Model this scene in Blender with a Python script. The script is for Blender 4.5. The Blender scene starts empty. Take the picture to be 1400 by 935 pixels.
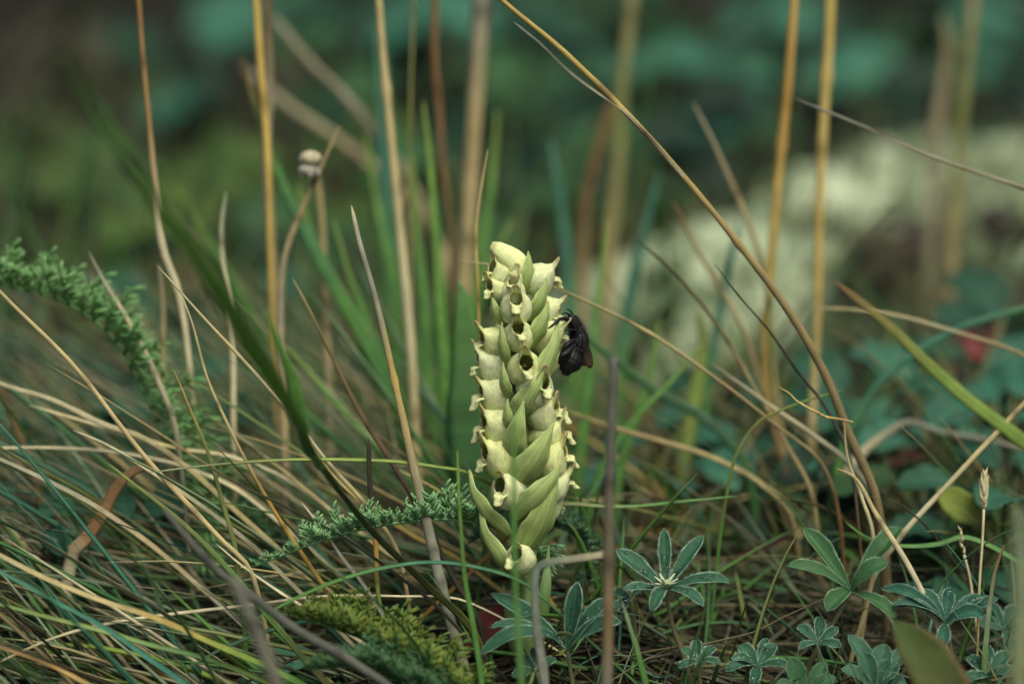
import bpy, math, random
import numpy as np
from mathutils import Vector, Matrix

# ------------------------------------------------------------------ camera, sky, sun, exposure
SC = bpy.context.scene
COL = SC.collection
S = 0.01                                   # the scene is written in centimetres
R = math.radians
PITCH, DIST, LENS = 12.0, 60.0, 90.0
FOC_H = 7.1
fwd = np.array([0, math.cos(R(PITCH)), -math.sin(R(PITCH))])
upv = np.array([0, math.sin(R(PITCH)), math.cos(R(PITCH))])
rgt = np.array([1.0, 0, 0])
CAMP = np.array([0, 0, FOC_H]) - fwd * DIST

cam = bpy.data.cameras.new('camera')
camo = bpy.data.objects.new('camera', cam)
COL.objects.link(camo)
SC.camera = camo
cam.lens = LENS
cam.sensor_width = 36
cam.clip_start = 0.01
cam.clip_end = 500
camo.location = Vector(CAMP * S)
camo.rotation_euler = (R(90 - PITCH), 0, 0)
cam.dof.use_dof = True
cam.dof.focus_distance = (DIST - 0.6) * S
cam.dof.aperture_fstop = 5.0
cam.dof.aperture_blades = 0

world = bpy.data.worlds.new('World')
SC.world = world
world.use_nodes = True
nt = world.node_tree
sky = nt.nodes.new('ShaderNodeTexSky')
sky.sky_type = 'NISHITA'
sky.sun_disc = False
SUN_EL, SUN_AZ = 62, 150
sky.sun_elevation = R(SUN_EL)
sky.sun_rotation = R(SUN_AZ)
sky.air_density = 0.7
sky.dust_density = 6.0
sky.ozone_density = 1.0
nt.links.new(sky.outputs[0], nt.nodes['Background'].inputs[0])
nt.nodes['Background'].inputs[1].default_value = 0.085

sun = bpy.data.lights.new('sun', 'SUN')
sun.energy = 1.5
sun.angle = R(40)
sun.color = (1.0, 0.99, 0.84)
suno = bpy.data.objects.new('sun', sun)
COL.objects.link(suno)
sd = Vector((math.sin(R(SUN_AZ)) * math.cos(R(SUN_EL)), math.cos(R(SUN_AZ)) * math.cos(R(SUN_EL)), math.sin(R(SUN_EL))))
suno.rotation_euler = sd.to_track_quat('Z', 'Y').to_euler()
suno.location = (0, 0, 3)

SC.view_settings.view_transform = 'Standard'
SC.view_settings.look = 'None'
SC.view_settings.exposure = 0.7
SC.view_settings.gamma = 1
SC.view_settings.use_curve_mapping = False
SC.cycles.max_bounces = 8
SC.cycles.transparent_max_bounces = 8

# ------------------------------------------------------------------ helpers
rng = np.random.default_rng(7)
rnd = random.Random(11)


def P(px, py, d=0.0):
    """point (cm) seen at photograph pixel px,py when it stands d cm behind the focus plane"""
    t = DIST + d
    k = 36 / LENS / 1400
    return CAMP + fwd * t + rgt * ((px - 700) * k * t) + upv * ((467.5 - py) * k * t)


def pxcm(d=0.0):
    return 36 / LENS / 1400 * (DIST + d)


def nrm(v):
    v = np.asarray(v, float)
    n = np.linalg.norm(v, axis=-1, keepdims=True)
    return v / np.maximum(n, 1e-9)


def ground_z(x, y):
    x = np.asarray(x, float); y = np.asarray(y, float)
    z = 0.35 * np.sin(x * 0.35 + 1.3) * np.cos(y * 0.3) + 0.2 * np.sin(x * 0.9 + y * 0.7)
    z = z * np.clip(1 - np.hypot(x, y) / 400, 0, 1)
    z = z - 0.28 * np.clip(2 - y, 0, 30) ** 1.1 * np.clip(1 - np.hypot(x, y) / 900, 0, 1)
    z = z + 0.22 * np.maximum(y - 70, 0) * np.clip((4000 - y) / 4000, 0.15, 1)
    return z


def spline(pts, n):
    p = np.asarray(pts, float)
    if len(p) == 2:
        t = np.linspace(0, 1, n)[:, None]
        return p[0] * (1 - t) + p[1] * t
    seg = np.linalg.norm(np.diff(p[:, :3], axis=0), axis=1) + 1e-9
    T = np.concatenate([[0], np.cumsum(seg)])
    m = np.zeros_like(p)
    m[1:-1] = (p[2:] - p[:-2]) / (T[2:] - T[:-2])[:, None]
    m[0] = (p[1] - p[0]) / seg[0]
    m[-1] = (p[-1] - p[-2]) / seg[-1]
    out = []
    for t in np.linspace(0, T[-1], n):
        i = min(max(np.searchsorted(T, t) - 1, 0), len(p) - 2)
        h = T[i + 1] - T[i]
        s = (t - T[i]) / h
        out.append((2*s**3-3*s**2+1)*p[i] + (s**3-2*s**2+s)*h*m[i] + (-2*s**3+3*s**2)*p[i+1] + (s**3-s**2)*h*m[i+1])
    return np.array(out)


def ramp(stops, n):
    """colours evenly spread along n rings; stops = list of rgb or (pos, rgb)"""
    if not isinstance(stops[0][1], (tuple, list)):
        stops = [(i / max(1, len(stops) - 1), c) for i, c in enumerate(stops)]
    xs = [s[0] for s in stops]
    t = np.linspace(0, 1, n)
    return np.stack([np.interp(t, xs, [s[1][k] for s in stops]) for k in range(3)], 1)


class Geo:
    """collects vertices / faces / colours / texture coordinates of ONE mesh"""
    def __init__(self):
        self.v, self.f, self.c, self.t, self.n = [], [], [], [], 0

    def add(self, V, F, C, T=None):
        V = np.asarray(V, float)
        C = np.asarray(C, float)
        if C.ndim == 1:
            C = np.tile(C, (len(V), 1))
        if T is None:
            T = V * 1.0
        self.v.append(V); self.c.append(C); self.t.append(T)
        self.f.append((np.asarray(F, int) + self.n))
        self.n += len(V)
        return self

    def mesh(self, name, mat, origin=(0, 0, 0), smooth=True):
        V = (np.concatenate(self.v) - np.asarray(origin, float)) * S
        C = np.concatenate(self.c)
        T = np.concatenate(self.t)
        me = bpy.data.meshes.new(name)
        quads = [f for f in self.f if len(f) and f.shape[1] == 4]
        tris = [f for f in self.f if len(f) and f.shape[1] == 3]
        loops = np.concatenate([f.ravel() for f in quads + tris])
        nq = sum(len(f) for f in quads); nt_ = sum(len(f) for f in tris)
        starts = np.concatenate([np.arange(nq) * 4, nq * 4 + np.arange(nt_) * 3])
        me.vertices.add(len(V)); me.vertices.foreach_set('co', V.astype(np.float32).ravel())
        me.loops.add(len(loops)); me.loops.foreach_set('vertex_index', loops.astype(np.int32))
        me.polygons.add(nq + nt_); me.polygons.foreach_set('loop_start', starts.astype(np.int32))
        me.polygons.foreach_set('use_smooth', np.full(nq + nt_, smooth))
        a = me.attributes.new('Col', 'FLOAT_COLOR', 'POINT')
        a.data.foreach_set('color', np.concatenate([C, np.ones((len(C), 1))], 1).astype(np.float32).ravel())
        b = me.attributes.new('tc', 'FLOAT_VECTOR', 'POINT')
        b.data.foreach_set('vector', T.astype(np.float32).ravel())
        me.update(calc_edges=True)
        me.materials.append(mat)
        return me


def link(name, data, parent=None, loc=(0, 0, 0)):
    o = bpy.data.objects.new(name, data)
    COL.objects.link(o)
    if parent is not None:
        o.parent = parent
    o.location = Vector(np.asarray(loc, float) * S)
    return o


def tag(o, label=None, cat=None, group=None, kind=None):
    if label: o['label'] = label
    if cat: o['category'] = cat
    if group: o['group'] = group
    if kind: o['kind'] = kind
    return o


def empty(name, loc, label, cat, group=None):
    o = link(name, None, None, loc)
    o.empty_display_size = 0.01
    return tag(o, label, cat, group)


def frames(path, side=None):
    T = nrm(np.gradient(path, axis=0))
    s = np.array([1.0, 0.02, 0.05]) if side is None else np.asarray(side, float)
    out_s = []
    for t in T:
        s = s - t * np.dot(s, t)
        if np.linalg.norm(s) < 1e-4:
            s = np.cross(t, [0.3, 0.9, 0.1])
        s = nrm(s)
        out_s.append(s)
    Sx = np.array(out_s)
    return T, Sx, np.cross(T, Sx)


def tube(g, path, w, t, cols, n=6, side=None, fold=0.0, seed=None):
    """closed tapering tube; w half-width along side, t half-thickness; fold lifts the edges (grass keel)"""
    path = np.asarray(path, float)
    N = len(path)
    w = np.broadcast_to(np.asarray(w, float), (N,)); t = np.broadcast_to(np.asarray(t, float), (N,))
    _, sx, nx = frames(path, side)
    a = np.arange(n) / n * 2 * math.pi
    ca, sa = np.cos(a), np.sin(a)
    V = path[:, None] + sx[:, None] * (w[:, None] * ca)[..., None] + nx[:, None] * (t[:, None] * sa + fold * w[:, None] * np.abs(ca))[..., None]
    arc = np.concatenate([[0], np.cumsum(np.linalg.norm(np.diff(path, axis=0), axis=1))])
    sd_ = rng.random() * 50 if seed is None else seed
    Tc = np.stack(np.broadcast_arrays(np.abs(ca)[None] * np.sign(sa + 1e-6)[None] * 2, arc[:, None], np.full((1, 1), sd_)), -1)
    i = np.arange(N - 1)[:, None] * n
    j = np.arange(n)[None]
    k = (j + 1) % n
    F = np.stack([i + j, i + k, i + n + k, i + n + j], -1).reshape(-1, 4)
    C = np.repeat(np.asarray(cols, float), n, 0) if np.ndim(cols) == 2 else np.asarray(cols, float)
    g.add(V.reshape(-1, 3), F, C, Tc.reshape(-1, 3))
    for ring, rev in ((0, True), (N - 1, False)):
        b = g.n - N * n + ring * n
        fan = [[b, b + q, b + q + 1] if not rev else [b, b + q + 1, b + q] for q in range(1, n - 1)]
        g.f.append(np.array(fan))
    return g


def shell(g, grid, C, thick=0.02, Tc=None):
    """grid (a,b,3) -> closed thin shell with its own thickness"""
    a, b, _ = grid.shape
    du = np.gradient(grid, axis=0); dv = np.gradient(grid, axis=1)
    nn = nrm(np.cross(du, dv))
    V = np.concatenate([(grid + nn * thick / 2).reshape(-1, 3), (grid - nn * thick / 2).reshape(-1, 3)])
    C = np.asarray(C, float)
    if C.ndim == 1: C = np.broadcast_to(C, (a, b, 3))
    C = np.concatenate([C.reshape(-1, 3)] * 2)
    if Tc is None:
        U, W = np.meshgrid(np.linspace(0, 1, a), np.linspace(-1, 1, b), indexing='ij')
        Tc = np.stack([W * 2, U * 3, np.full_like(U, rng.random() * 50)], -1)
    T = np.concatenate([Tc.reshape(-1, 3)] * 2)
    idx = np.arange(a * b).reshape(a, b)
    q = np.stack([idx[:-1, :-1], idx[1:, :-1], idx[1:, 1:], idx[:-1, 1:]], -1).reshape(-1, 4)
    off = a * b
    F = [q, q[:, ::-1] + off]
    for line, fl in ((idx[0], 0), (idx[-1], 1), (idx[:, 0], 1), (idx[:, -1], 0)):
        e = np.stack([line[:-1], line[1:], line[1:] + off, line[:-1] + off], -1)
        F.append(e if not fl else e[:, ::-1])
    g.add(V, np.concatenate(F), C, T)
    return g


def leaf(g, path, width, normal, prof, colfn, cup=0.2, thick=0.02, nu=14, nv=7, wave=0.0, teeth=0.0, seed=0):
    """leaf blade along a path (cm); prof(s) half-width 0..1; colfn(s, v) rgb arrays"""
    p = spline(path, nu)
    T = nrm(np.gradient(p, axis=0))
    nm = np.asarray(normal, float)
    sx = nrm(np.cross(T, nm[None] if nm.ndim == 1 else nm))
    nx = np.cross(sx, T)
    s = np.linspace(0, 1, nu)
    v = np.linspace(-1, 1, nv)
    Sg, Vg = np.meshgrid(s, v, indexing='ij')
    w = width * prof(Sg)
    if teeth:
        w = w * (1 + teeth * np.abs(Vg) * np.sign(np.sin(Sg * nu * math.pi * 0.999)))
    lift = cup * w * np.abs(Vg) ** 1.5 + wave * width * np.sin(Sg * 17 + seed + 3 * np.sign(Vg)) * np.abs(Vg) ** 2
    grid = p[:, None] + sx[:, None] * (w * Vg)[..., None] + nx[:, None] * lift[..., None]
    C = colfn(Sg, np.abs(Vg))
    Tc = np.stack([Vg * width * 3, Sg * 3, np.full_like(Sg, seed + 0.37)], -1)
    shell(g, grid, C, thick, Tc)
    return grid, nx


def lerp(a, b, t):
    t = np.clip(np.asarray(t, float), 0, 1)[..., None]
    return np.asarray(a, float) * (1 - t) + np.asarray(b, float) * t


# ------------------------------------------------------------------ materials (procedural)
def material(name, rough=0.55, spec=0.3, translucent=0.0, var=0.35, bump=0.25, sss=0.0, scale=(5, 1.6, 1), coat=0.0, speck=0.0, base=None):
    m = bpy.data.materials.new(name)
    m.use_nodes = True
    t = m.node_tree; N = t.nodes; L = t.links
    bs = N['Principled BSDF']; out = N['Material Output']
    at = N.new('ShaderNodeAttribute'); at.attribute_name = 'Col'
    tc = N.new('ShaderNodeAttribute'); tc.attribute_name = 'tc'
    mp = N.new('ShaderNodeMapping'); mp.inputs['Scale'].default_value = scale
    L.new(tc.outputs['Vector'], mp.inputs['Vector'])
    no = N.new('ShaderNodeTexNoise'); no.inputs['Scale'].default_value = 1.6; no.inputs['Detail'].default_value = 5; no.inputs['Roughness'].default_value = 0.65
    L.new(mp.outputs[0], no.inputs['Vector'])
    mr = N.new('ShaderNodeMapRange'); mr.inputs['From Min'].default_value = 0.25; mr.inputs['From Max'].default_value = 0.75
    mr.inputs['To Min'].default_value = 1 - var; mr.inputs['To Max'].default_value = 1 + var
    L.new(no.outputs['Fac'], mr.inputs['Value'])
    mx = N.new('ShaderNodeVectorMath'); mx.operation = 'SCALE'
    L.new(at.outputs['Color'], mx.inputs[0]); L.new(mr.outputs[0], mx.inputs['Scale'])
    colout = mx.outputs[0]
    if speck:
        n2 = N.new('ShaderNodeTexNoise'); n2.inputs['Scale'].default_value = 9; n2.inputs['Detail'].default_value = 2
        L.new(tc.outputs['Vector'], n2.inputs['Vector'])
        r2 = N.new('ShaderNodeMapRange'); r2.inputs['From Min'].default_value = 0.62; r2.inputs['From Max'].default_value = 0.72
        r2.inputs['To Max'].default_value = speck
        L.new(n2.outputs['Fac'], r2.inputs['Value'])
        m2 = N.new('ShaderNodeMix'); m2.data_type = 'RGBA'
        L.new(r2.outputs[0], m2.inputs['Factor']); L.new(colout, m2.inputs['A']); m2.inputs['B'].default_value = (0.07, 0.045, 0.025, 1)
        colout = m2.outputs['Result']
    L.new(colout, bs.inputs['Base Color'])
    bs.inputs['Roughness'].default_value = rough
    bs.inputs['Specular IOR Level'].default_value = spec
    bs.inputs['Coat Weight'].default_value = coat
    if sss:
        bs.inputs['Subsurface Weight'].default_value = sss
        bs.inputs['Subsurface Scale'].default_value = 0.0012
        bs.inputs['Subsurface Radius'].default_value = (1.0, 1.0, 0.5)
    if bump:
        bp = N.new('ShaderNodeBump'); bp.inputs['Strength'].default_value = bump; bp.inputs['Distance'].default_value = 0.0004
        nf = N.new('ShaderNodeTexNoise'); nf.inputs['Scale'].default_value = 14; nf.inputs['Detail'].default_value = 3
        L.new(mp.outputs[0], nf.inputs['Vector'])
        ma = N.new('ShaderNodeMath'); ma.operation = 'MULTIPLY_ADD'; ma.inputs[1].default_value = 0.5
        L.new(nf.outputs['Fac'], ma.inputs[0]); L.new(no.outputs['Fac'], ma.inputs[2])
        L.new(ma.outputs[0], bp.inputs['Height']); L.new(bp.outputs[0], bs.inputs['Normal'])
    if translucent:
        tr = N.new('ShaderNodeBsdfTranslucent'); L.new(colout, tr.inputs['Color'])
        ms = N.new('ShaderNodeMixShader'); ms.inputs[0].default_value = translucent
        L.new(bs.outputs[0], ms.inputs[1]); L.new(tr.outputs[0], ms.inputs[2]); L.new(ms.outputs[0], out.inputs['Surface'])
    return m


M_GRASS = material('grass_blade', rough=0.42, spec=0.4, translucent=0.22, var=0.3)
M_STRAW = material('dry_straw', rough=0.6, spec=0.25, var=0.38, bump=0.5, speck=0.45)
M_PETAL = material('orchid_petal', rough=0.5, spec=0.3, var=0.22, bump=0.5, sss=0.3, scale=(4, 3.5, 1), speck=0.12, translucent=0.12)
M_BRACT = material('orchid_bract', rough=0.42, spec=0.4, translucent=0.12, var=0.2, bump=0.5, scale=(7, 2.2, 1))
M_LUPIN = material('silky_leaflet', rough=0.55, spec=0.2, translucent=0.08, var=0.3, bump=0.25, scale=(3, 3, 1))
M_YARROW = material('feathery_leaf', rough=0.5, spec=0.35, translucent=0.12, var=0.25, bump=0.1)
M_BROAD = material('broad_leaf', rough=0.6, spec=0.2, translucent=0.12, var=0.3, bump=0.3, scale=(2, 2, 1))
M_BEE = material('black_bee', rough=0.5, spec=0.25, var=0.2, bump=0.0)

M_WING = material('bee_wing', rough=0.25, spec=0.5, translucent=0.5, var=0.3, bump=0.0)
M_DROP = bpy.data.materials.new('water_drop'); M_DROP.use_nodes = True
b_ = M_DROP.node_tree.nodes['Principled BSDF']
b_.inputs['Base Color'].default_value = (0.95, 1, 0.98, 1); b_.inputs['Roughness'].default_value = 0.0
b_.inputs['Transmission Weight'].default_value = 1; b_.inputs['IOR'].default_value = 1.33


def noise_material(name, c1, c2, c3, scale, bump=0.6, dist=0.004, rough=0.9):
    m = bpy.data.materials.new(name); m.use_nodes = True
    t = m.node_tree; N = t.nodes; L = t.links; bs = N['Principled BSDF']
    co = N.new('ShaderNodeTexCoord')
    n1 = N.new('ShaderNodeTexNoise'); n1.inputs['Scale'].default_value = scale; n1.inputs['Detail'].default_value = 8; n1.inputs['Roughness'].default_value = 0.65
    n2 = N.new('ShaderNodeTexNoise'); n2.inputs['Scale'].default_value = scale * 5.3; n2.inputs['Detail'].default_value = 6
    L.new(co.outputs['Object'], n1.inputs['Vector']); L.new(co.outputs['Object'], n2.inputs['Vector'])
    r = N.new('ShaderNodeValToRGB')
    r.color_ramp.elements[0].position = 0.35; r.color_ramp.elements[0].color = (*c1, 1)
    r.color_ramp.elements[1].position = 0.66; r.color_ramp.elements[1].color = (*c3, 1)
    e = r.color_ramp.elements.new(0.5); e.color = (*c2, 1)
    ad = N.new('ShaderNodeMath'); ad.operation = 'MULTIPLY_ADD'; ad.inputs[1].default_value = 0.45
    L.new(n2.outputs['Fac'], ad.inputs[0])
    sb = N.new('ShaderNodeMath'); sb.operation = 'SUBTRACT'; sb.inputs[1].default_value = 0.22
    L.new(n1.outputs['Fac'], sb.inputs[0]); L.new(sb.outputs[0], ad.inputs[2])
    L.new(ad.outputs[0], r.inputs[0]); L.new(r.outputs[0], bs.inputs['Base Color'])
    bs.inputs['Roughness'].default_value = rough; bs.inputs['Specular IOR Level'].default_value = 0.2
    bp = N.new('ShaderNodeBump'); bp.inputs['Strength'].default_value = bump; bp.inputs['Distance'].default_value = dist
    L.new(ad.outputs[0], bp.inputs['Height']); L.new(bp.outputs[0], bs.inputs['Normal'])
    return m


M_SOIL = noise_material('dark_soil', (0.008, 0.009, 0.006), (0.018, 0.017, 0.010), (0.04, 0.036, 0.02), 25)
M_LOG = noise_material('lichen_bark', (0.03, 0.042, 0.02), (0.19, 0.24, 0.135), (0.42, 0.49, 0.32), 19, bump=1.0, dist=0.006)

# palette (linear base colours)
STRAW = (0.45, 0.38, 0.17); PALE = (0.50, 0.46, 0.27); TAN = (0.33, 0.265, 0.12); GREYT = (0.25, 0.235, 0.145); GOLD = (0.42, 0.315, 0.085)
ORANGE = (0.37, 0.22, 0.045); BROWN = (0.125, 0.088, 0.035); DARK = (0.03, 0.027, 0.015); RUST = (0.20, 0.10, 0.035); GREY = (0.19, 0.20, 0.145)
GREEN = (0.085, 0.22, 0.04); DEEP = (0.05, 0.14, 0.04); LIME = (0.20, 0.30, 0.05); OLIVE = (0.16, 0.19, 0.05); TEAL = (0.05, 0.17, 0.10); SAGE = (0.20, 0.27, 0.15)

# ------------------------------------------------------------------ ground: one sheet out to the horizon
def axis_steps():
    a = list(np.arange(0, 60, 2.0)) + list(np.arange(60, 320, 10.0)) + [320, 400, 550, 800, 1200, 2000, 3500, 6000, 10000]
    return np.array(sorted(set([-v for v in a] + a)))


gx, gy = axis_steps(), axis_steps()
X, Y = np.meshgrid(gx, gy, indexing='ij')
near = np.clip(1 - np.hypot(X, Y) / 300, 0, 1)
Z = ground_z(X, Y) + near * rng.normal(0, 0.12, X.shape)
idx = np.arange(X.size).reshape(X.shape)
g = Geo()
g.add(np.stack([X, Y, Z], -1).reshape(-1, 3), np.stack([idx[:-1, :-1], idx[1:, :-1], idx[1:, 1:], idx[:-1, 1:]], -1).reshape(-1, 4), (0.02, 0.02, 0.01))
tag(link('ground', g.mesh('ground', M_SOIL)), 'dark soil under the grass', None, None, 'structure')

# ------------------------------------------------------------------ fallen log, pale with lichen, behind the orchid
def make_log():
    a = P(850, 520, 31); b = P(1420, 330, 56)
    a[2] = -1.5
    ext = nrm(b - a)
    b = b + ext * 26; a = a - ext * 7
    b[2] = -0.4
    base = (a + b) / 2; base[2] = ground_z(base[0], base[1])
    n, m = 90, 44
    path = spline([a, (a * 0.66 + b * 0.34) + [0, 0, 0.8], (a * 0.3 + b * 0.7) + [0, 0, -0.3], b], n)
    T, sx, nx = frames(path, [0, 1, 0])
    ang = np.arange(m) / m * 2 * math.pi
    s = np.linspace(0, 1, n)
    rad = 5.2 + 1.2 * np.sin(s * 9)[:, None] * np.cos(ang * 2 + 1) + 0.5 * np.sin(ang * 7 + 14 * s[:, None]) + rng.normal(0, 0.18, (n, m))
    rad = rad * np.clip(np.minimum(s, 1 - s) * 14, 0.05, 1)[:, None] ** 0.5
    V = path[:, None] + sx[:, None] * (rad * np.cos(ang))[..., None] + nx[:, None] * (rad * np.sin(ang))[..., None]
    i = np.arange(n - 1)[:, None] * m; j = np.arange(m)[None]; k = (j + 1) % m
    F = np.stack([i + j, i + k, i + m + k, i + m + j], -1).reshape(-1, 4)
    root = empty('fallen_log', base, 'pale lichen-crusted fallen log lying behind the orchid', 'log')
    g = Geo(); g.add(V.reshape(-1, 3), F, (0.3, 0.3, 0.2))
    link('trunk', g.mesh('log_trunk', M_LOG, base), root)
    # moss tufts growing on the bark: uncountable, one part
    g = Geo()
    for q in range(700):
        si = int(n * min(0.97, max(0.03, rng.random()))); aj = rng.integers(0, m)
        p = V[min(si, n - 1), aj]; out = nrm(p - path[min(si, n - 1)])
        if out[2] < -0.2: continue
        h = 0.5 + rng.random() * 0.9
        c = lerp((0.028, 0.055, 0.016), (0.26, 0.30, 0.12), rng.random())
        tip = p + out * h * 0.6 + np.array([rng.normal(0, .3), rng.normal(0, .3), h * 0.5])
        tube(g, spline([p - out * 0.1, (p + tip) / 2 + rng.normal(0, .1, 3), tip], 4), [0.12, 0.14, 0.10, 0.02], [0.08, 0.1, 0.06, 0.02], np.tile(c, (4, 1)), n=4)
    tag(link('moss', g.mesh('log_moss', M_GRASS, base), root), None, None, None, 'stuff')


make_log()

# ------------------------------------------------------------------ grass blades and stalks that can be told apart
def blade(name, label, cat, pts, d, w, stops, kind='flat', group=None, mat=None, roll=0.0, node=None, lean=0.25, point=True, root=True):
    """pts tip -> base in photograph pixels, d depth (cm) or list, w widths in px along tip -> base"""
    d = np.interp(np.linspace(0, 1, len(pts)), np.linspace(0, 1, len(np.atleast_1d(d))), np.atleast_1d(d).astype(float))
    W = [P(x, y, dd) for (x, y), dd in zip(pts, d)]
    k = pxcm(float(np.mean(d))) / 2 * (0.8 if kind == 'round' and np.mean(d) > 1.9 else 0.92)
    if root:
        b = W[-1]; dr = nrm(W[-1] - W[-2]); gz = ground_z(b[0], b[1]) - 0.3
        if b[2] > gz + 0.3:
            h = b[2] - gz
            f = np.array([dr[0], dr[1], 0]) * lean * h
            e = b + f; e[2] = ground_z(e[0], e[1]) - 0.3
            W.append(e)
    N = max(20, 6 * len(W))
    path = spline(W, N)
    ws = np.interp(np.linspace(0, 1, N), np.linspace(0, 1, len(w)), w) * k
    ws = ws * (1 + 0.05 * np.sin(np.linspace(0, 9, N) + len(label)) + rng.normal(0, .025, N))
    amp = k * 1.6
    u_ = np.linspace(0, 1, N)
    for f_ in (7, 15, 29):
        path = path + rng.normal(0, 1, 3) * amp * (7 / f_) ** .7 * np.sin(u_ * f_ + rng.random() * 6)[:, None]
    crgb = ramp(stops, N)
    if kind != 'flat':
        for nd_ in rng.uniform(.12, .9, 2):
            ii = int(nd_ * (N - 1)); ws[ii] *= 1.22; crgb[ii] *= 0.5; crgb[ii + 1:ii + 4] *= 1.12
    crgb = crgb * (1 + rng.normal(0, .07, (N, 1)))
    if point:
        ws[0] *= 0.15; ws[1] *= 0.75
    side = rgt * math.cos(roll) + fwd * math.sin(roll)
    base = path[-1].copy()
    g = Geo()
    sx_n = 8
    if kind == 'flat':
        th = np.maximum(ws * 0.16, 0.008)
        tube(g, path, ws, th, crgb, n=6, side=side, fold=0.35)
        mt = mat or M_GRASS
    else:
        if node:
            for q in node:
                ii = int(q * (N - 1)); ws[max(0, ii - 0):ii + 1] *= 1.35
        tube(g, path, ws, ws * 0.8, crgb, n=8, side=side)
        mt = mat or M_STRAW
    o = link(name, g.mesh(name, mt, base), None, base)
    tag(o, label, cat, group)
    return o


B = blade
# tall dry stalks
B('dry_stalk', 'tall pale straw stalk rising beside the grey pointed stem behind the orchid', 'stalk', [(512, -160), (520, 30), (533, 170), (548, 330), (562, 480), (570, 620), (576, 700)], 6, [9, 11, 15, 17, 16, 14], [GOLD, STRAW, STRAW, PALE, STRAW, TAN], 'round', node=[0.3])
B('dry_stalk', 'golden stalk leaning against a thicker brown stalk', 'stalk', [(340, -200), (352, 20), (358, 110), (364, 190), (368, 300), (372, 420)], 6, [10, 12, 12, 10, 8], [GOLD, (0.55, 0.38, 0.09), GOLD, TAN], 'round')
B('dry_stalk', 'thick brown dry stalk with a golden stalk leaning on it', 'stalk', [(360, -200), (366, 10), (367, 120), (364, 210), (370, 330), (377, 450), (383, 610)], 6.6, [12, 14, 17, 18, 17, 14], [RUST, BROWN, GREYT, TAN, TAN, STRAW], 'round', node=[0.35])
B('dry_stalk', 'slender stalk with red-brown top and pale papery sheath below', 'stalk', [(176, -160), (188, 0), (196, 92), (206, 190), (214, 265), (224, 340), (245, 400), (262, 520)], 3.5, [8, 8, 9, 13, 11, 7, 6], [(0.25, 0.15, 0.05), (0.26, 0.15, 0.05), (0.28, 0.18, 0.07), PALE, PALE, STRAW, TAN], 'round')
B('dry_stalk', 'thickest blurred dry stalk, grey above and tan below, behind the orchid tip', 'stalk', [(668, -200), (658, 20), (650, 150), (641, 290), (634, 400), (632, 520), (634, 640)], 12, [24, 26, 27, 27, 24, 20], [GREY, GREY, TAN, (0.36, 0.30, 0.14), TAN, TAN], 'round')
B('dry_stalk', 'dark brown crooked stem beside a bright green blade', 'stalk', [(600, -150), (596, 30), (595, 80), (602, 160), (607, 240), (618, 320), (622, 450), (625, 600)], 10, [9, 11, 11, 12, 10, 9], [BROWN, RUST, BROWN, (0.08, 0.045, 0.03), BROWN], 'round')
B('dry_stalk', 'thin yellow pointed grass stem rising just beside the orchid tip', 'stalk', [(667, 205), (657, 260), (651, 320), (653, 400), (657, 480), (664, 600)], 2.2, [3, 5, 6, 6, 5], [STRAW, GOLD, OLIVE, LIME, OLIVE], 'round')
B('dry_stalk', 'hair-thin olive brown stem behind the tall pale straw stalk', 'stalk', [(568, -140), (565, 30), (561, 160), (559, 240), (562, 400), (570, 600)], 8, [4, 5, 6, 6, 5], [TAN, OLIVE, TAN, TAN], 'round')
B('dry_stalk', 'yellow stalk with orange middle standing before the pale log', 'stalk', [(1100, -190), (1087, 0), (1078, 110), (1064, 240), (1052, 390), (1046, 500), (1062, 600), (1088, 700)], [7, 8], [13, 14, 16, 15, 13, 14, 15], [GOLD, (0.5, 0.36, 0.1), ORANGE, GOLD, GOLD, ORANGE, TAN], 'round', node=[0.4])
B('dry_stalk', 'upright yellow-green stalk parallel to the orange-tinged one before the pale log', 'stalk', [(1138, -200), (1134, 20), (1128, 130), (1122, 250), (1119, 400), (1113, 520), (1108, 640)], 8.5, [15, 17, 17, 15, 14, 14, 14], [(0.36, 0.34, 0.1), GOLD, (0.45, 0.36, 0.11), GOLD, STRAW, ORANGE], 'round', node=[0.33])
B('dry_stalk', 'long golden stem bending down diagonally past the pale log', 'stalk', [(650, -40), (690, 2), (765, 64), (850, 147), (933, 240), (1010, 335), (1080, 430), (1128, 515), (1158, 590), (1200, 690)], [0, 1.5], [6, 8, 9, 10, 12, 13, 13, 12], [GOLD, GOLD, (0.36, 0.27, 0.09), (0.28, 0.22, 0.09), (0.19, 0.15, 0.065), (0.19, 0.145, 0.065), BROWN], 'round', node=[0.45])
B('grass_strip', 'frayed grey strip peeling off the long golden bending stem', 'grass', [(702, 30), (740, 62), (790, 108), (850, 150), (885, 185), (935, 243)], [0.6, 0.4], [3, 4, 5, 5, 6], [GREY, GREY, PALE, DARK, GREYT], 'flat', mat=M_STRAW, root=False)
B('dry_stalk', 'pale straw stem slanting across the two yellow stalks', 'stalk', [(1085, 134), (1180, 173), (1270, 213), (1400, 258), (1500, 300), (1600, 380)], [3, 2], [5, 7, 8, 9, 9], [GREY, GREYT, PALE, STRAW, TAN], 'round')
B('dry_stalk', 'thin tan stem passing behind the orchid flowers', 'stalk', [(630, 356), (690, 368), (780, 403), (870, 446), (960, 503), (1050, 572), (1130, 645)], [1.7, 2.6], [3, 5, 6, 6, 7, 7], [PALE, TAN, STRAW, TAN, TAN, RUST, BROWN], 'round', node=[0.35])
B('dry_stalk', 'curved grey-brown stem with pointed tip beside the thin tan stem', 'stalk', [(870, 326), (930, 378), (985, 450), (1030, 530), (1075, 610), (1110, 680)], 3.5, [4, 6, 7, 8, 8], [DARK, BROWN, TAN, TAN, BROWN], 'round')
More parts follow.
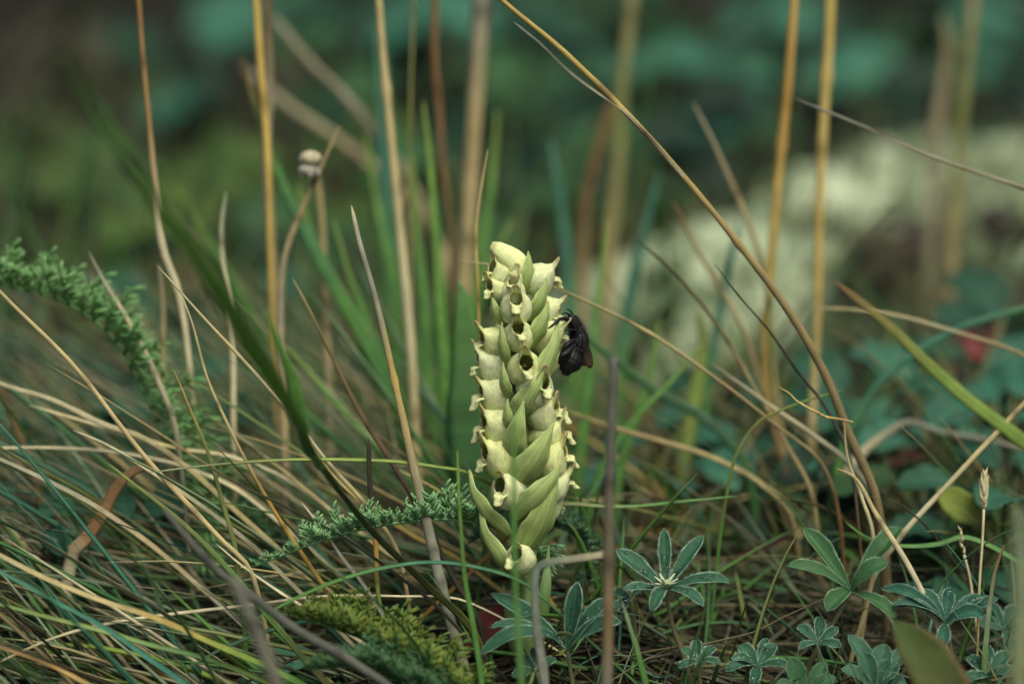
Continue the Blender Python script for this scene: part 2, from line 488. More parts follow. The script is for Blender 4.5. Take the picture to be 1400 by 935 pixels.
B('dry_stalk', 'blurred brown stem arching in front of the pale log', 'stalk', [(920, 275), (950, 335), (985, 395), (1020, 460), (1050, 560), (1075, 660)], 7, [5, 7, 8, 9, 9], [RUST, TAN, BROWN, BROWN], 'round')
B('dry_stalk', 'blurred tan stem with tapering tip leaning towards the yellow stalk', 'stalk', [(948, 140), (975, 195), (1003, 260), (1030, 325), (1048, 390), (1060, 520), (1075, 640)], 7.5, [6, 9, 9, 8, 7], [GREYT, TAN, OLIVE, TAN, BROWN], 'round')
B('dry_stalk', 'black thread-thin stem alongside the long bending stem', 'stalk', [(976, 360), (1010, 405), (1050, 450), (1085, 500), (1130, 560), (1165, 640)], 1.2, [2, 4, 5, 5, 4], [DARK, DARK, (0.05, 0.05, 0.04), BROWN, BROWN], 'round')
B('dry_stalk', 'tan arching stem touching the upright yellow-green stalk', 'stalk', [(1113, 423), (1160, 424), (1230, 432), (1310, 455), (1400, 487), (1480, 540), (1540, 640)], 4.5, [5, 7, 8, 9, 9], [STRAW, PALE, TAN, TAN, RUST, BROWN], 'round')
B('grass_curl', 'short golden curl of dry grass hooked over the bending stem', 'grass', [(1066, 529), (1090, 548), (1120, 566), (1152, 574), (1165, 578)], -0.2, [2, 4, 4, 4], [GOLD, STRAW, GOLD, TAN], 'round', root=False)
B('grass_shoot', 'short olive grass tip crossing the golden curl', 'grass', [(1152, 533), (1110, 545), (1070, 560), (1030, 583), (1000, 640)], 1.2, [3, 5, 5, 5], [LIME, OLIVE, GREEN, DEEP], 'flat')
B('dry_stalk', 'silvery grey stem lying across dark leaves beside the yellow stalks', 'stalk', [(968, 494), (1010, 523), (1060, 560), (1110, 595), (1160, 632), (1200, 690)], 3.2, [4, 7, 8, 8, 7], [GREY, PALE, GREY, TAN, GREYT], 'round')
B('dry_twig', 'bent silvery twig among broad blue-green leaves', 'twig', [(1420, 618), (1350, 602), (1290, 592), (1242, 578), (1215, 592), (1180, 618), (1150, 660)], 6.5, [8, 11, 12, 17, 13, 11], [GREYT, GREY, GREY, PALE, GREY, GREYT], 'round')
B('dry_stalk', 'pale straw stem slanting up beyond the silky-leaved plant with broad leaflets', 'stalk', [(1440, 510), (1400, 552), (1330, 626), (1270, 690), (1222, 745), (1190, 800)], [1.5, 1], [6, 8, 8, 8, 8], [TAN, STRAW, PALE, STRAW, TAN], 'round')
B('dry_stalk', 'cream straw stem crossing in front of the silky-leaved plant with broad leaflets', 'stalk', [(1143, 640), (1170, 655), (1195, 700), (1240, 770), (1272, 830), (1295, 890), (1325, 960)], [0, -0.6], [5, 8, 9, 9, 9, 9], [TAN, STRAW, PALE, PALE, STRAW, TAN], 'round')
B('dry_stalk', 'thin straw stem dropping from the golden curl into the leaves', 'stalk', [(1155, 574), (1160, 625), (1178, 680), (1192, 730), (1188, 810), (1165, 900)], 0.6, [3, 5, 6, 7, 8], [TAN, PALE, STRAW, STRAW, TAN], 'round')
B('dead_twig', 'upright grey twig with brown middle and blunt broken top beside the orchid', 'twig', [(839, 487), (837, 560), (834, 660), (832, 760), (831, 860), (829, 960), (826, 1100)], -5, [13, 14, 16, 18, 20, 20], [(0.10, 0.105, 0.085), (0.10, 0.10, 0.075), (0.12, 0.105, 0.065), (0.16, 0.115, 0.05), (0.16, 0.17, 0.13), (0.17, 0.18, 0.14), GREY], 'round', point=False)
B('bent_straw', 'grey-green blade folded over sharply beside the orchid stem', 'grass', [(826, 757), (790, 762), (745, 770), (734, 778), (731, 810), (736, 870), (748, 960), (752, 1080)], -3.5, [10, 12, 13, 14, 11, 13, 14], [PALE, (0.13, 0.17, 0.12), (0.14, 0.17, 0.12), GREY, (0.12, 0.13, 0.095), (0.12, 0.115, 0.08), (0.12, 0.115, 0.08)], 'flat', mat=M_STRAW, point=False)
B('grass_shoot', 'translucent green blade rising in front of the lowest orchid flower', 'grass', [(701, 560), (703, 650), (704, 740), (708, 840), (713, 930), (715, 1050)], -6, [5, 8, 10, 12, 13], [GREEN, GREEN, (0.11, 0.2, 0.06), DEEP], 'flat')
B('grass_shoot', 'thin green blade standing between the feathery leaf and the orchid', 'grass', [(626, 615), (629, 700), (636, 790), (650, 880), (660, 960)], -2.6, [3, 6, 8, 9, 9], [LIME, GREEN, GREEN, DEEP], 'flat')
B('grass_shoot', 'short green blade pointing up below the drop-covered palmate leaf', 'grass', [(848, 820), (858, 850), (872, 890), (888, 950), (900, 1020)], -2.6, [4, 9, 13, 16], [SAGE, GREEN, GREEN, GREEN], 'flat')
# snapped stem with cream seed capsule
B('dry_stalk', 'forked brown stem carrying a small cream capsule', 'stalk', [(466, 172), (448, 215), (430, 252), (405, 310), (388, 360), (382, 420), (384, 520), (390, 650)], 4.5, [5, 9, 11, 15, 17, 15, 14], [TAN, TAN, GREYT, TAN, (0.26, 0.19, 0.14), TAN], 'round')
B('dry_stalk', 'blurred tan stub standing behind the forked brown stem', 'stalk', [(434, 235), (438, 280), (441, 330), (446, 430), (452, 600)], 7.5, [10, 12, 12, 10, 9], [TAN, TAN, GREYT, TAN], 'round')
B('dry_stalk', 'soft grey stem leaning far behind the tall pale straw stalk', 'stalk', [(372, 20), (420, 80), (470, 130), (520, 195), (565, 260), (600, 340), (640, 480)], 17, [12, 16, 16, 14, 14], [GREYT, GREYT, TAN, GREYT], 'round')
B('dry_stalk', 'second soft grey stem leaning low behind the forked stem', 'stalk', [(330, 90), (400, 150), (460, 190), (520, 240), (590, 320), (650, 440)], 20, [14, 17, 17, 15], [GREYT, TAN, GREYT], 'round')
B('dry_stalk', 'grey stem with pointed silvery tip and tan middle before the pale straw stalk', 'stalk', [(480, 281), (489, 325), (501, 370), (513, 415), (528, 475), (545, 550), (568, 645), (590, 735), (612, 830), (640, 940)], [0.4, -0.6], [6, 8, 10, 11, 14, 15, 16, 17, 16], [PALE, GREY, GREYT, GOLD, TAN, GREYT, GREY, GREY, GREYT, GREYT], 'round', node=[0.35])
B('dry_stalk', 'thin dark brown stem leaning parallel to the green culm', 'stalk', [(400, 380), (428, 435), (460, 500), (490, 560), (531, 625), (580, 710), (620, 790), (655, 850)], [1.5, 0], [3, 5, 7, 8, 9, 9, 9], [TAN, BROWN, BROWN, (0.1, 0.06, 0.04), DARK, DARK, DARK, BROWN], 'round')
B('dry_stalk', 'stem with black tip, orange band and green base standing in the turf', 'stalk', [(503, 600), (505, 640), (507, 665), (511, 715), (515, 790), (525, 860)], -0.5, [7, 8, 7, 7, 7], [DARK, DARK, ORANGE, GREEN, DEEP, DEEP], 'round')
# green blades
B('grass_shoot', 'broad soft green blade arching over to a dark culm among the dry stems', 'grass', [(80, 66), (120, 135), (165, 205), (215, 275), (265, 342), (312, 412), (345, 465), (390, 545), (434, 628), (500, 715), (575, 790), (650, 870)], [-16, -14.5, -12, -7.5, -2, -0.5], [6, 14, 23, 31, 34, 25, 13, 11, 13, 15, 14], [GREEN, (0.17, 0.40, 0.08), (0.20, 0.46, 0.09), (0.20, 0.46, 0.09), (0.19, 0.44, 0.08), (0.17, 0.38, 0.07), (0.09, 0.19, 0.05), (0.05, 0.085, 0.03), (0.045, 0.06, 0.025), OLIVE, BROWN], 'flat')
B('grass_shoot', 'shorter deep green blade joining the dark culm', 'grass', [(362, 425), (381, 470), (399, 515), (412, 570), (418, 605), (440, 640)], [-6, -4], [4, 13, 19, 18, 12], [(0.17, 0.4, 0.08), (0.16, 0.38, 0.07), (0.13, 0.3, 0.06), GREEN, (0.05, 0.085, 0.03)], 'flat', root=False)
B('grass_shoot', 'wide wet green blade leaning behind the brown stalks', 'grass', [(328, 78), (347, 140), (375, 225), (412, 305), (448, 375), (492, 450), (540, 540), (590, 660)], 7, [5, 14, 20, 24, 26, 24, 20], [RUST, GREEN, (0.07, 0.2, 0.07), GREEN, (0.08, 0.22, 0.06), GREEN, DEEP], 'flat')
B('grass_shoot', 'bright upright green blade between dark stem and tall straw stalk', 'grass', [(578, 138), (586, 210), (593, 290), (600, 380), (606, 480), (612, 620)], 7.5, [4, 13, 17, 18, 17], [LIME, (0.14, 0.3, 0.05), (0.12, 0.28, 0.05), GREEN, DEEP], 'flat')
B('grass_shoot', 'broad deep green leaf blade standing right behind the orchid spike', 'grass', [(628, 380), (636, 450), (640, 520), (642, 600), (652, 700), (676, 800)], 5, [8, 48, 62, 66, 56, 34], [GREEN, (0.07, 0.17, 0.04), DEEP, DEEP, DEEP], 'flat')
B('grass_shoot', 'long yellow-green blade lying level in front of the turf towards the orchid', 'grass', [(200, 646), (300, 634), (380, 628), (460, 627), (540, 630), (600, 638), (645, 647), (700, 690)], [-1, 0.3], [3, 6, 8, 8, 8, 8, 7], [SAGE, OLIVE, LIME, LIME, (0.22, 0.3, 0.06), LIME, GREEN], 'flat')
B('grass_shoot', 'fresh lime blade crossing before the pale log and red leaf', 'grass', [(1138, 383), (1170, 408), (1220, 450), (1270, 500), (1320, 545), (1400, 605), (1500, 690), (1600, 800)], -4.5, [8, 18, 24, 28, 28, 26], [RUST, LIME, (0.17, 0.3, 0.05), (0.16, 0.28, 0.05), GREEN, GREEN], 'flat')
B('grass_shoot', 'green blade curving behind the tan arching stem', 'grass', [(1480, 395), (1400, 420), (1320, 445), (1240, 490), (1190, 540), (1150, 620)], 6, [8, 11, 12, 12, 10], [GREEN, TEAL, TEAL, GREEN, DEEP], 'flat')
B('grass_shoot', 'dark green blade slanting behind the bee and the upright twig', 'grass', [(745, 440), (795, 458), (850, 500), (905, 540), (960, 570), (1020, 640)], 6, [8, 13, 14, 13, 12], [DEEP, DEEP, (0.05, 0.12, 0.06), DEEP, DEEP], 'flat')
B('grass_shoot', 'tan blade slanting low behind the upright grey twig', 'grass', [(770, 560), (830, 582), (900, 602), (980, 628), (1040, 660), (1080, 700)], 4, [6, 8, 8, 8, 7], [OLIVE, TAN, STRAW, TAN, OLIVE], 'flat', mat=M_STRAW)
for q, (pts, dd, ww, lab) in enumerate([
    ([(752, 190), (768, 290), (778, 380), (784, 500), (790, 640)], 15, [8, 20, 24, 22], 'blurred blue-green blade rising behind the bee'),
    ([(902, 235), (882, 310), (862, 400), (848, 500), (840, 620)], 13, [7, 18, 22, 22], 'blurred blue-green blade rising before the log end'),
    ([(520, 40), (526, 160), (532, 300), (540, 460), (556, 640)], 16, [16, 28, 30, 26], 'wide dim green blade directly behind the tall pale straw stalk'),
    ([(1010, 300), (995, 380), (980, 450), (965, 560), (955, 640)], 11, [6, 14, 16, 15], 'dim green blade rising between stems before the log'),
    ([(955, 420), (960, 470), (950, 540), (935, 640)], 9, [10, 22, 22, 18], 'short wide olive blade at the foot of the log')]):
    B('grass_shoot', lab, 'grass', pts, dd, ww, [TEAL, TEAL, GREEN, DEEP] if q != 4 else [OLIVE, LIME, OLIVE, GREEN], 'flat')
for pts, dd, ww in [
    ([(405, 250), (430, 330), (470, 420), (520, 520), (560, 640)], 9, [5, 16, 20, 18]), ([(455, 300), (480, 380), (515, 470), (555, 570), (590, 680)], 8, [4, 13, 17, 16]),
    ([(500, 180), (515, 280), (540, 390), (575, 500), (600, 640)], 11, [5, 15, 20, 18]), ([(700, 300), (660, 380), (625, 460), (600, 560), (590, 660)], 10, [5, 15, 20, 18]),
    ([(390, 470), (440, 530), (495, 590), (550, 650), (600, 720)], 5, [4, 12, 15, 14]), ([(330, 470), (390, 540), (450, 590), (520, 650), (580, 720)], 6, [4, 12, 16, 14]),
    ([(240, 250), (290, 340), (340, 430), (400, 530), (450, 640)], 12, [6, 20, 26, 22]), ([(680, 150), (670, 260), (655, 380), (640, 500), (632, 640)], 13, [6, 18, 24, 22]),
    ([(830, 300), (822, 380), (812, 460), (800, 560), (790, 660)], 8, [5, 13, 16, 16]), ([(560, 210), (570, 320), (582, 430), (590, 540), (600, 660)], 10, [5, 13, 18, 18]),
    ([(960, 470), (920, 520), (880, 560), (840, 610), (810, 680)], 5, [4, 10, 13, 12]), ([(900, 440), (890, 510), (870, 570), (850, 630), (840, 700)], 7, [5, 12, 16, 14])]:
    B('grass_shoot', 'soft green grass blade growing close behind the orchid among dry stalks', 'grass', pts, dd, ww, [LIME, (0.12, 0.28, 0.06), GREEN, GREEN, DEEP], 'flat', group='green blades close behind the orchid', roll=rnd.uniform(-.5, .5))
for pts, dd, ww, lab, st in [
    ([(872, -80), (862, 20), (850, 120), (843, 240), (832, 340), (828, 500)], 20, [16, 22, 24, 22], 'soft tan stalk far behind the bee', [TAN, OLIVE, TAN, SAGE]),
    ([(838, 135), (822, 190), (803, 260), (796, 360), (790, 500)], 18, [12, 22, 22, 20], 'soft rusty stalk leaning to the soft tan one behind the bee', [RUST, BROWN, TAN, OLIVE]),
    ([(1335, -60), (1328, 40), (1318, 120), (1310, 220), (1300, 330)], 22, [16, 20, 22, 20], 'soft tan stalk standing beyond the log', [TAN, OLIVE, TAN, BROWN]),
    ([(1290, 20), (1296, 60), (1290, 110), (1280, 200), (1270, 330)], 26, [10, 22, 22, 16], 'pale blurred stalk leaning beyond the log', [TAN, GREYT, OLIVE])]:
    B('dry_stalk', lab, 'stalk', pts, dd, ww, st, 'round')
# dry stems of the left turf
B('dry_stalk', 'slender straw stem slanting down in front of the arching feathery leaf', 'stalk', [(-40, 355), (0, 400), (100, 500), (205, 632), (300, 735), (345, 785)], [-1, -0.5], [5, 7, 8, 7, 6], [STRAW, STRAW, (0.5, 0.38, 0.18), STRAW, TAN], 'round')
B('dry_stalk', 'thin pale stem crossing the broad green blade', 'stalk', [(214, 362), (255, 408), (300, 458), (350, 512), (400, 570), (445, 628), (500, 690), (545, 760)], [-0.6, 0], [2, 5, 6, 7, 6, 5], [PALE, STRAW, PALE, STRAW, TAN, TAN], 'round')
B('dry_stalk', 'thin stem turning from straw to orange as it drops into the turf', 'stalk', [(248, 402), (265, 445), (285, 515), (310, 575), (337, 632), (372, 695), (410, 755), (440, 800), (490, 860)], 0, [2, 4, 5, 6, 7, 7, 6], [PALE, STRAW, STRAW, TAN, ORANGE, ORANGE, GOLD, OLIVE, GREEN], 'round')
B('grass_shoot', 'short olive-tipped blade standing at the end of the arching feathery leaf', 'grass', [(237, 505), (258, 555), (280, 605), (300, 670), (325, 770)], -0.4, [2, 6, 7, 8, 8], [GOLD, OLIVE, OLIVE, GREEN, DEEP], 'flat')
B('dry_stalk', 'stubby tan stalk standing behind the arching feathery leaf', 'stalk', [(218, 362), (222, 420), (223, 480), (226, 540), (232, 640)], 4.5, [7, 11, 11, 10], [GREYT, TAN, TAN, STRAW, BROWN], 'round')
B('dry_stalk', 'pale grey spear-tipped stem leaning beside the arching feathery leaf', 'stalk', [(121, 343), (142, 385), (166, 422), (190, 465), (212, 510), (240, 590)], 2.5, [5, 9, 9, 7, 6], [GREY, PALE, GREYT, GREY, PALE], 'round')
B('dry_stalk', 'pale sage stem with thicker tip behind the broad green blade', 'stalk', [(309, 262), (303, 310), (305, 360), (313, 410), (318, 480), (320, 600)], 4, [8, 10, 10, 8, 6], [SAGE, PALE, PALE, STRAW, TAN], 'round')
B('dry_straw', 'rusty broad dead blade bent over in the turf', 'grass', [(212, 634), (180, 645), (158, 668), (140, 705), (118, 735), (100, 755)], 1.5, [10, 18, 22, 18, 16], [BROWN, (0.16, 0.09, 0.035), (0.22, 0.12, 0.045), PALE, (0.16, 0.09, 0.035), BROWN], 'flat', mat=M_STRAW)
B('dry_stalk', 'blurred brown stem leaning at the turf beyond the rusty blade', 'stalk', [(-5, 520), (20, 580), (45, 650), (65, 720), (80, 780)], 4, [10, 13, 13, 12], [BROWN, BROWN, RUST, BROWN], 'round')
B('dead_stalk', 'thick blurred grey-brown stem standing in front of the turf', 'stalk', [(318, 788), (342, 840), (365, 900), (385, 960), (405, 1040)], -8.5, [16, 24, 26, 26], [(0.13, 0.135, 0.10), (0.12, 0.115, 0.08), (0.11, 0.105, 0.07), BROWN], 'round', point=False)
B('dead_stalk', 'dark grey stem running down across the lower turf', 'stalk', [(222, 692), (258, 738), (300, 782), (345, 815), (410, 865), (480, 905), (560, 970)], -4, [10, 13, 14, 12, 12], [(0.11, 0.115, 0.085), (0.06, 0.065, 0.05), (0.10, 0.105, 0.08), (0.06, 0.065, 0.05), (0.06, 0.06, 0.045)], 'round')
LEFT = [  # (label, tip->base, depth, widths, colours, kind)
    ('dark grey dead blade running across the turf to the feathery leaf', [(260, 620), (330, 662), (400, 697), (470, 735), (550, 790), (600, 830)], -0.8, [5, 8, 9, 9, 8], [PALE, GREYT, (0.1, 0.09, 0.08), GREYT, BROWN], 'flat'),
    ('silver-tipped blade with a bare point ending at the feathery leaf', [(294, 742), (330, 772), (370, 800), (420, 832), (470, 862), (520, 900)], -0.9, [2, 5, 6, 7, 7], [PALE, PALE, GREYT, PALE, TAN], 'flat'),
    ('grey splinter of dead grass lying across the feathery leaf', [(413, 686), (440, 722), (470, 765), (498, 802), (530, 850)], -0.6, [3, 6, 8, 8], [PALE, GREY, GREY, TAN], 'flat'),
    ('long grey-white straw lying nearly level across the lower turf', [(-40, 925), (10, 898), (80, 868), (150, 850), (240, 837), (340, 826), (440, 814), (540, 814), (640, 822)], [-1.5, 0], [6, 9, 10, 8, 7, 7, 6], [TAN, PALE, PALE, GREYT, PALE, PALE, PALE, STRAW], 'flat'),
    ('straw blade turning yellow then green along the lower turf', [(-50, 735), (0, 760), (70, 795), (140, 822), (210, 845), (290, 880), (370, 915), (450, 960)], -2.2, [9, 12, 14, 15, 15, 15, 14], [PALE, STRAW, STRAW, GOLD, LIME, GREEN, GREEN, DEEP], 'flat'),
    ('blue-green rush-like blade slanting through the lower turf', [(-50, 755), (0, 783), (70, 820), (140, 858), (210, 905), (280, 960)], -2.5, [8, 10, 12, 13, 13], [TEAL, TEAL, (0.05, 0.2, 0.13), TEAL, GREEN], 'flat'),
    ('yellow-tipped green blade slanting below the blue-green one', [(-40, 872), (0, 885), (60, 905), (110, 930), (160, 960)], -2.8, [7, 9, 11, 12], [BROWN, ORANGE, GOLD, LIME, GREEN], 'flat'),
    ('slim green blade running level under the blue-green one', [(-60, 810), (0, 827), (100, 853), (200, 880), (300, 905), (400, 950)], -2, [6, 8, 9, 9, 9], [GREEN, LIME, GREEN, LIME, GREEN], 'flat'),
    ('straw and green striped blade ending at the foremost green tuft', [(-50, 690), (0, 712), (60, 740), (120, 775), (200, 822), (280, 872), (360, 930)], -1.4, [8, 10, 13, 13, 13, 12], [TEAL, SAGE, PALE, SAGE, LIME, GREEN, GREEN], 'flat'),
    ('pointed dark green blade rising from the green tuft', [(82, 668), (120, 693), (160, 738), (200, 785), (240, 838), (280, 900), (310, 960)], -3, [3, 8, 11, 13, 15, 15], [OLIVE, GREEN, DEEP, GREEN, GREEN, DEEP], 'flat'),
    ('olive pointed blade rising above the green tuft', [(145, 630), (185, 662), (230, 698), (275, 740), (330, 800), (390, 870)], -1.2, [3, 7, 9, 10, 10], [LIME, OLIVE, GREEN, OLIVE, GREEN], 'flat'),
    ('short sage blade with bright tip near the silver-tipped blade', [(258, 790), (290, 812), (320, 840), (360, 880), (400, 930)], -2, [3, 9, 11, 12], [PALE, SAGE, GREEN, GREEN], 'flat'),
    ('thick blurred green blade edging the lower turf', [(-60, 880), (0, 902), (60, 930), (140, 980), (220, 1040)], -6, [14, 22, 24, 24], [GREEN, (0.09, 0.22, 0.07), GREEN, DEEP], 'flat'),
    ('dark green blade bowed level towards the orchid stem', [(340, 850), (400, 818), (460, 792), (520, 775), (590, 768), (660, 778), (720, 800), (780, 850)], [-2.5, -1], [5, 9, 10, 10, 9, 8], [GREEN, GREEN, TEAL, DEEP, DEEP, DEEP], 'flat'),
    ('green blade running down below the feathery leaf', [(430, 762), (470, 790), (520, 828), (570, 880), (610, 950)], -3, [4, 9, 13, 15], [GREEN, GREEN, (0.1, 0.2, 0.06), DEEP], 'flat'),
    ('pale dry blade sloping across from the rusty blade', [(-40, 505), (0, 524), (70, 545), (140, 580), (200, 600), (270, 650)], 1.8, [6, 8, 9, 8, 7], [PALE, PALE, STRAW, STRAW, TAN], 'flat'),
    ('grey-white dry blade lying level above the rusty blade', [(-60, 617), (0, 612), (80, 611), (170, 618), (260, 640), (340, 680)], 2, [7, 8, 9, 8, 7], [PALE, GREYT, PALE, GREYT, TAN], 'flat'),
    ('straw blade lying below the arching feathery leaf', [(40, 555), (110, 575), (170, 592), (240, 612), (320, 625), (400, 660)], 2.6, [5, 8, 8, 8, 7], [PALE, STRAW, PALE, STRAW, TAN], 'flat'),
    ('pale pointed blade aiming at the arching feathery leaf', [(100, 588), (140, 605), (180, 628), (240, 668), (300, 710), (360, 760)], 0.4, [3, 6, 7, 7, 7], [PALE, PALE, GREYT, PALE, TAN], 'flat'),
    ('brownish grey blade sloping from the rusty blade into the turf', [(-40, 612), (10, 632), (70, 660), (130, 692), (200, 740), (270, 800)], 0.6, [6, 8, 9, 8, 7], [GREYT, GREYT, TAN, GREY, BROWN], 'flat'),
    ('gold blade crossing behind the grey pointed stem', [(420, 600), (455, 650), (500, 690), (560, 730), (620, 760)], 1.4, [3, 6, 7, 7], [STRAW, GOLD, GOLD, TAN], 'flat'),
    ('gold-brown blade dropping behind the orchid base', [(540, 640), (590, 665), (630, 690), (680, 730), (720, 780)], 1.5, [3, 5, 6, 6], [GOLD, TAN, ORANGE, BROWN], 'flat'),
    ('amber stem reaching level from behind the orchid', [(1010, 678), (940, 685), (880, 691), (820, 692), (770, 690), (735, 700)], 1.2, [3, 5, 6, 7, 6], [GREEN, GREEN, OLIVE, ORANGE, ORANGE, BROWN], 'flat'),
    ('black-banded stem dropping away beyond the orchid stem', [(757, 690), (785, 722), (812, 750), (850, 800)], 1.8, [5, 7, 8, 7], [LIME, DARK, OLIVE, BROWN], 'flat'),
    ('long tan blade sweeping through the thatch to the palmate leaves', [(1130, 815), (1080, 838), (1030, 865), (970, 880), (910, 885), (850, 900)], 0, [4, 6, 8, 9, 8], [STRAW, STRAW, PALE, STRAW, TAN, BROWN], 'flat'),
    ('curved green blade arching beside the slim seed head', [(1440, 705), (1400, 717), (1355, 737), (1310, 772), (1275, 815), (1255, 870)], 0.2, [5, 8, 9, 9, 8], [GREEN, TEAL, GREEN, GREEN, DEEP], 'flat'),
    ('green blade bent level across the cream straw stem', [(1155, 712), (1185, 735), (1225, 747), (1280, 745), (1320, 735), (1380, 760)], 0.8, [4, 9, 11, 9, 7], [GREEN, GREEN, (0.1, 0.24, 0.06), GREEN, DEEP], 'flat'),
    ('sage blade standing at the foot of the slim seed head', [(1372, 745), (1358, 790), (1350, 850), (1345, 920), (1340, 980)], -1, [4, 9, 11, 11], [RUST, SAGE, GREEN, DEEP], 'flat'),
    ('soft yellow-green blade close in front of the seed head tuft', [(1393, 690), (1396, 760), (1396, 830), (1394, 920), (1390, 1050)], -12, [20, 32, 34, 34], [SAGE, (0.3, 0.34, 0.14), SAGE, GREEN], 'flat'),
]
for lab, pts, dd, ww, st, kd in LEFT:
    dry = sum(c[1] for c in st) > 0 and np.mean([c[0] for c in st]) > np.mean([c[1] for c in st]) * 1.08
    B('dry_straw' if dry else 'grass_shoot', lab, 'grass', pts, dd, ww, st, kd, lean=1.3, mat=M_STRAW if dry else M_GRASS, roll=rnd.uniform(-0.7, 0.7))

# slim seed head and slim spikelet
def seed_head(label, head, stem, d, hw, hl):
    p0 = P(*head, d)
    top = P(*stem[0], d)
    W = [P(x, y, d) for x, y in stem]
    e = W[-1].copy(); e[2] = ground_z(e[0], e[1]) - 0.2; W.append(e)
    base = W[-1]
    root = empty('grass_seed_head', base, label, 'grass')
    g = Geo(); tube(g, spline(W, 20), pxcm(d) * 2.0, pxcm(d) * 2.0, ramp([PALE, STRAW, OLIVE], 20), n=6)
    link('stem', g.mesh('seed_stem', M_STRAW, base), root)
    ax = p0 - top
    meshes = []
    for v in range(2):
        g = Geo(); L = 0.34
        pp = spline([(0, 0, 0), (0.015, 0, L * 0.5), (0, 0, L)], 7)
        tube(g, pp, np.array([.02, .05, .062, .055, .04, .02, .004]), np.array([.02, .04, .05, .045, .03, .015, .004]), ramp([TAN, PALE, PALE, STRAW], 7), n=6)
        meshes.append(g.mesh('spikelet', M_STRAW))
    n = hl
    for i in range(n):
        f = i / n
        p = top + ax * f
        o = link('spikelet', meshes[i % 2], root, p - base)
        a = i * 2.4
        dirv = nrm(nrm(ax) + 0.28 * np.array([math.cos(a), math.sin(a), 0]))
        o.rotation_euler = Vector(dirv).to_track_quat('Z', 'Y').to_euler()
        k = hw * (0.75 + 0.5 * math.sin(math.pi * min(0.95, f + 0.15)))
        o.scale = (k, k, k)


seed_head('slim pale grass seed head standing above silky palmate leaves', (1346, 652), [(1345, 696), (1343, 740), (1339, 800), (1337, 860)], -0.2, 1.0, 22)
seed_head('thin single-spikelet grass stem next to the slim pale seed head', (1312, 718), [(1318, 758), (1326, 790), (1330, 820), (1336, 870)], 0.5, 0.6, 5)

# cream dried capsule on the forked stem
def capsule():
    c = P(424, 224, 4.1); k = pxcm(4.1)
    root = empty('dried_capsule', c + [0, 0, -16 * k], 'small cream two-lobed dried capsule perched on the forked brown stem', 'seed capsule')
    base = c + [0, 0, -16 * k]
    for nm, off, rr, col in (('upper_lobe', (0, 0, 7), (15, 14, 11), (0.42, 0.38, 0.24)), ('lower_lobe', (-3, -1, -8), (13, 12, 10), (0.40, 0.385, 0.29))):
        g = Geo()
        u = np.linspace(-math.pi / 2 + .02, math.pi / 2 - .02, 12); v = np.arange(18) / 18 * 2 * math.pi
        rr_ = np.array(rr) * k
        rib = 1 + 0.05 * np.sin(v * 3 + 1)[None] * np.sin(u * 3)[:, None] + 0.09 * np.sin(v * 6)[None] * np.cos(u)[:, None]
        V = np.stack([rr_[0] * np.cos(u)[:, None] * np.cos(v) * rib, rr_[1] * np.cos(u)[:, None] * np.sin(v) * rib, rr_[2] * np.sin(u)[:, None] * np.ones_like(v)], -1) + c + np.array(off) * k
        i = np.arange(11)[:, None] * 18; j = np.arange(18)[None]; kk = (j + 1) % 18
        g.add(V.reshape(-1, 3), np.stack([i + j, i + kk, i + 18 + kk, i + 18 + j], -1).reshape(-1, 4), col)
        link(nm, g.mesh(nm, M_STRAW, base), root)
    g = Geo()
    tube(g, spline([c + np.array([-12, 0, -12]) * k, c + np.array([-15, -1, -19]) * k], 5), [4 * k, 4 * k, 3 * k, 2 * k, .5 * k], [4 * k, 4 * k, 3 * k, 2 * k, .5 * k], np.tile(PALE, (5, 1)))
    link('beak', g.mesh('beak', M_STRAW, base), root)
    g = Geo()
    tube(g, spline([c + np.array([2, 0, -6]) * k, c + np.array([8, 1, -14]) * k, P(431, 250, 4.5)], 6), 4 * k, 4 * k, np.tile(TAN, (6, 1)))
    link('pedicel', g.mesh('pedicel', M_STRAW, base), root)
    for a in range(4):
        g = Geo()
        o = np.array([math.cos(a * 1.6) * 10, math.sin(a * 1.6) * 10, -12]) * k
        tube(g, spline([c + o * .6, c + o, c + o + np.array([math.cos(a * 1.6) * 2, 0, -6]) * k], 6), np.array([4, 5, 5, 4, 3, 1]) * k, np.array([3, 3, 3, 2, 2, .6]) * k, np.tile((0.40, 0.39, 0.31), (6, 1)))
        link('sepal', g.mesh('sepal', M_STRAW, base), root)


capsule()

# ------------------------------------------------------------------ the orchid
CREAM = np.array((0.76, 0.83, 0.38)); CREAM2 = np.array((0.56, 0.62, 0.31)); LEAFG = np.array((0.34, 0.43, 0.17)); TIPB = np.array((0.24, 0.095, 0.04))
AX = [(694, 352), (702, 400), (707, 450), (711, 510), (714, 570), (717, 640), (720, 710), (723, 770), (723, 830), (720, 905)]


def axis_at(py):
    xs = [a[0] for a in AX]; ys = [a[1] for a in AX]
    return P(np.interp(py, ys, xs), py, 0)


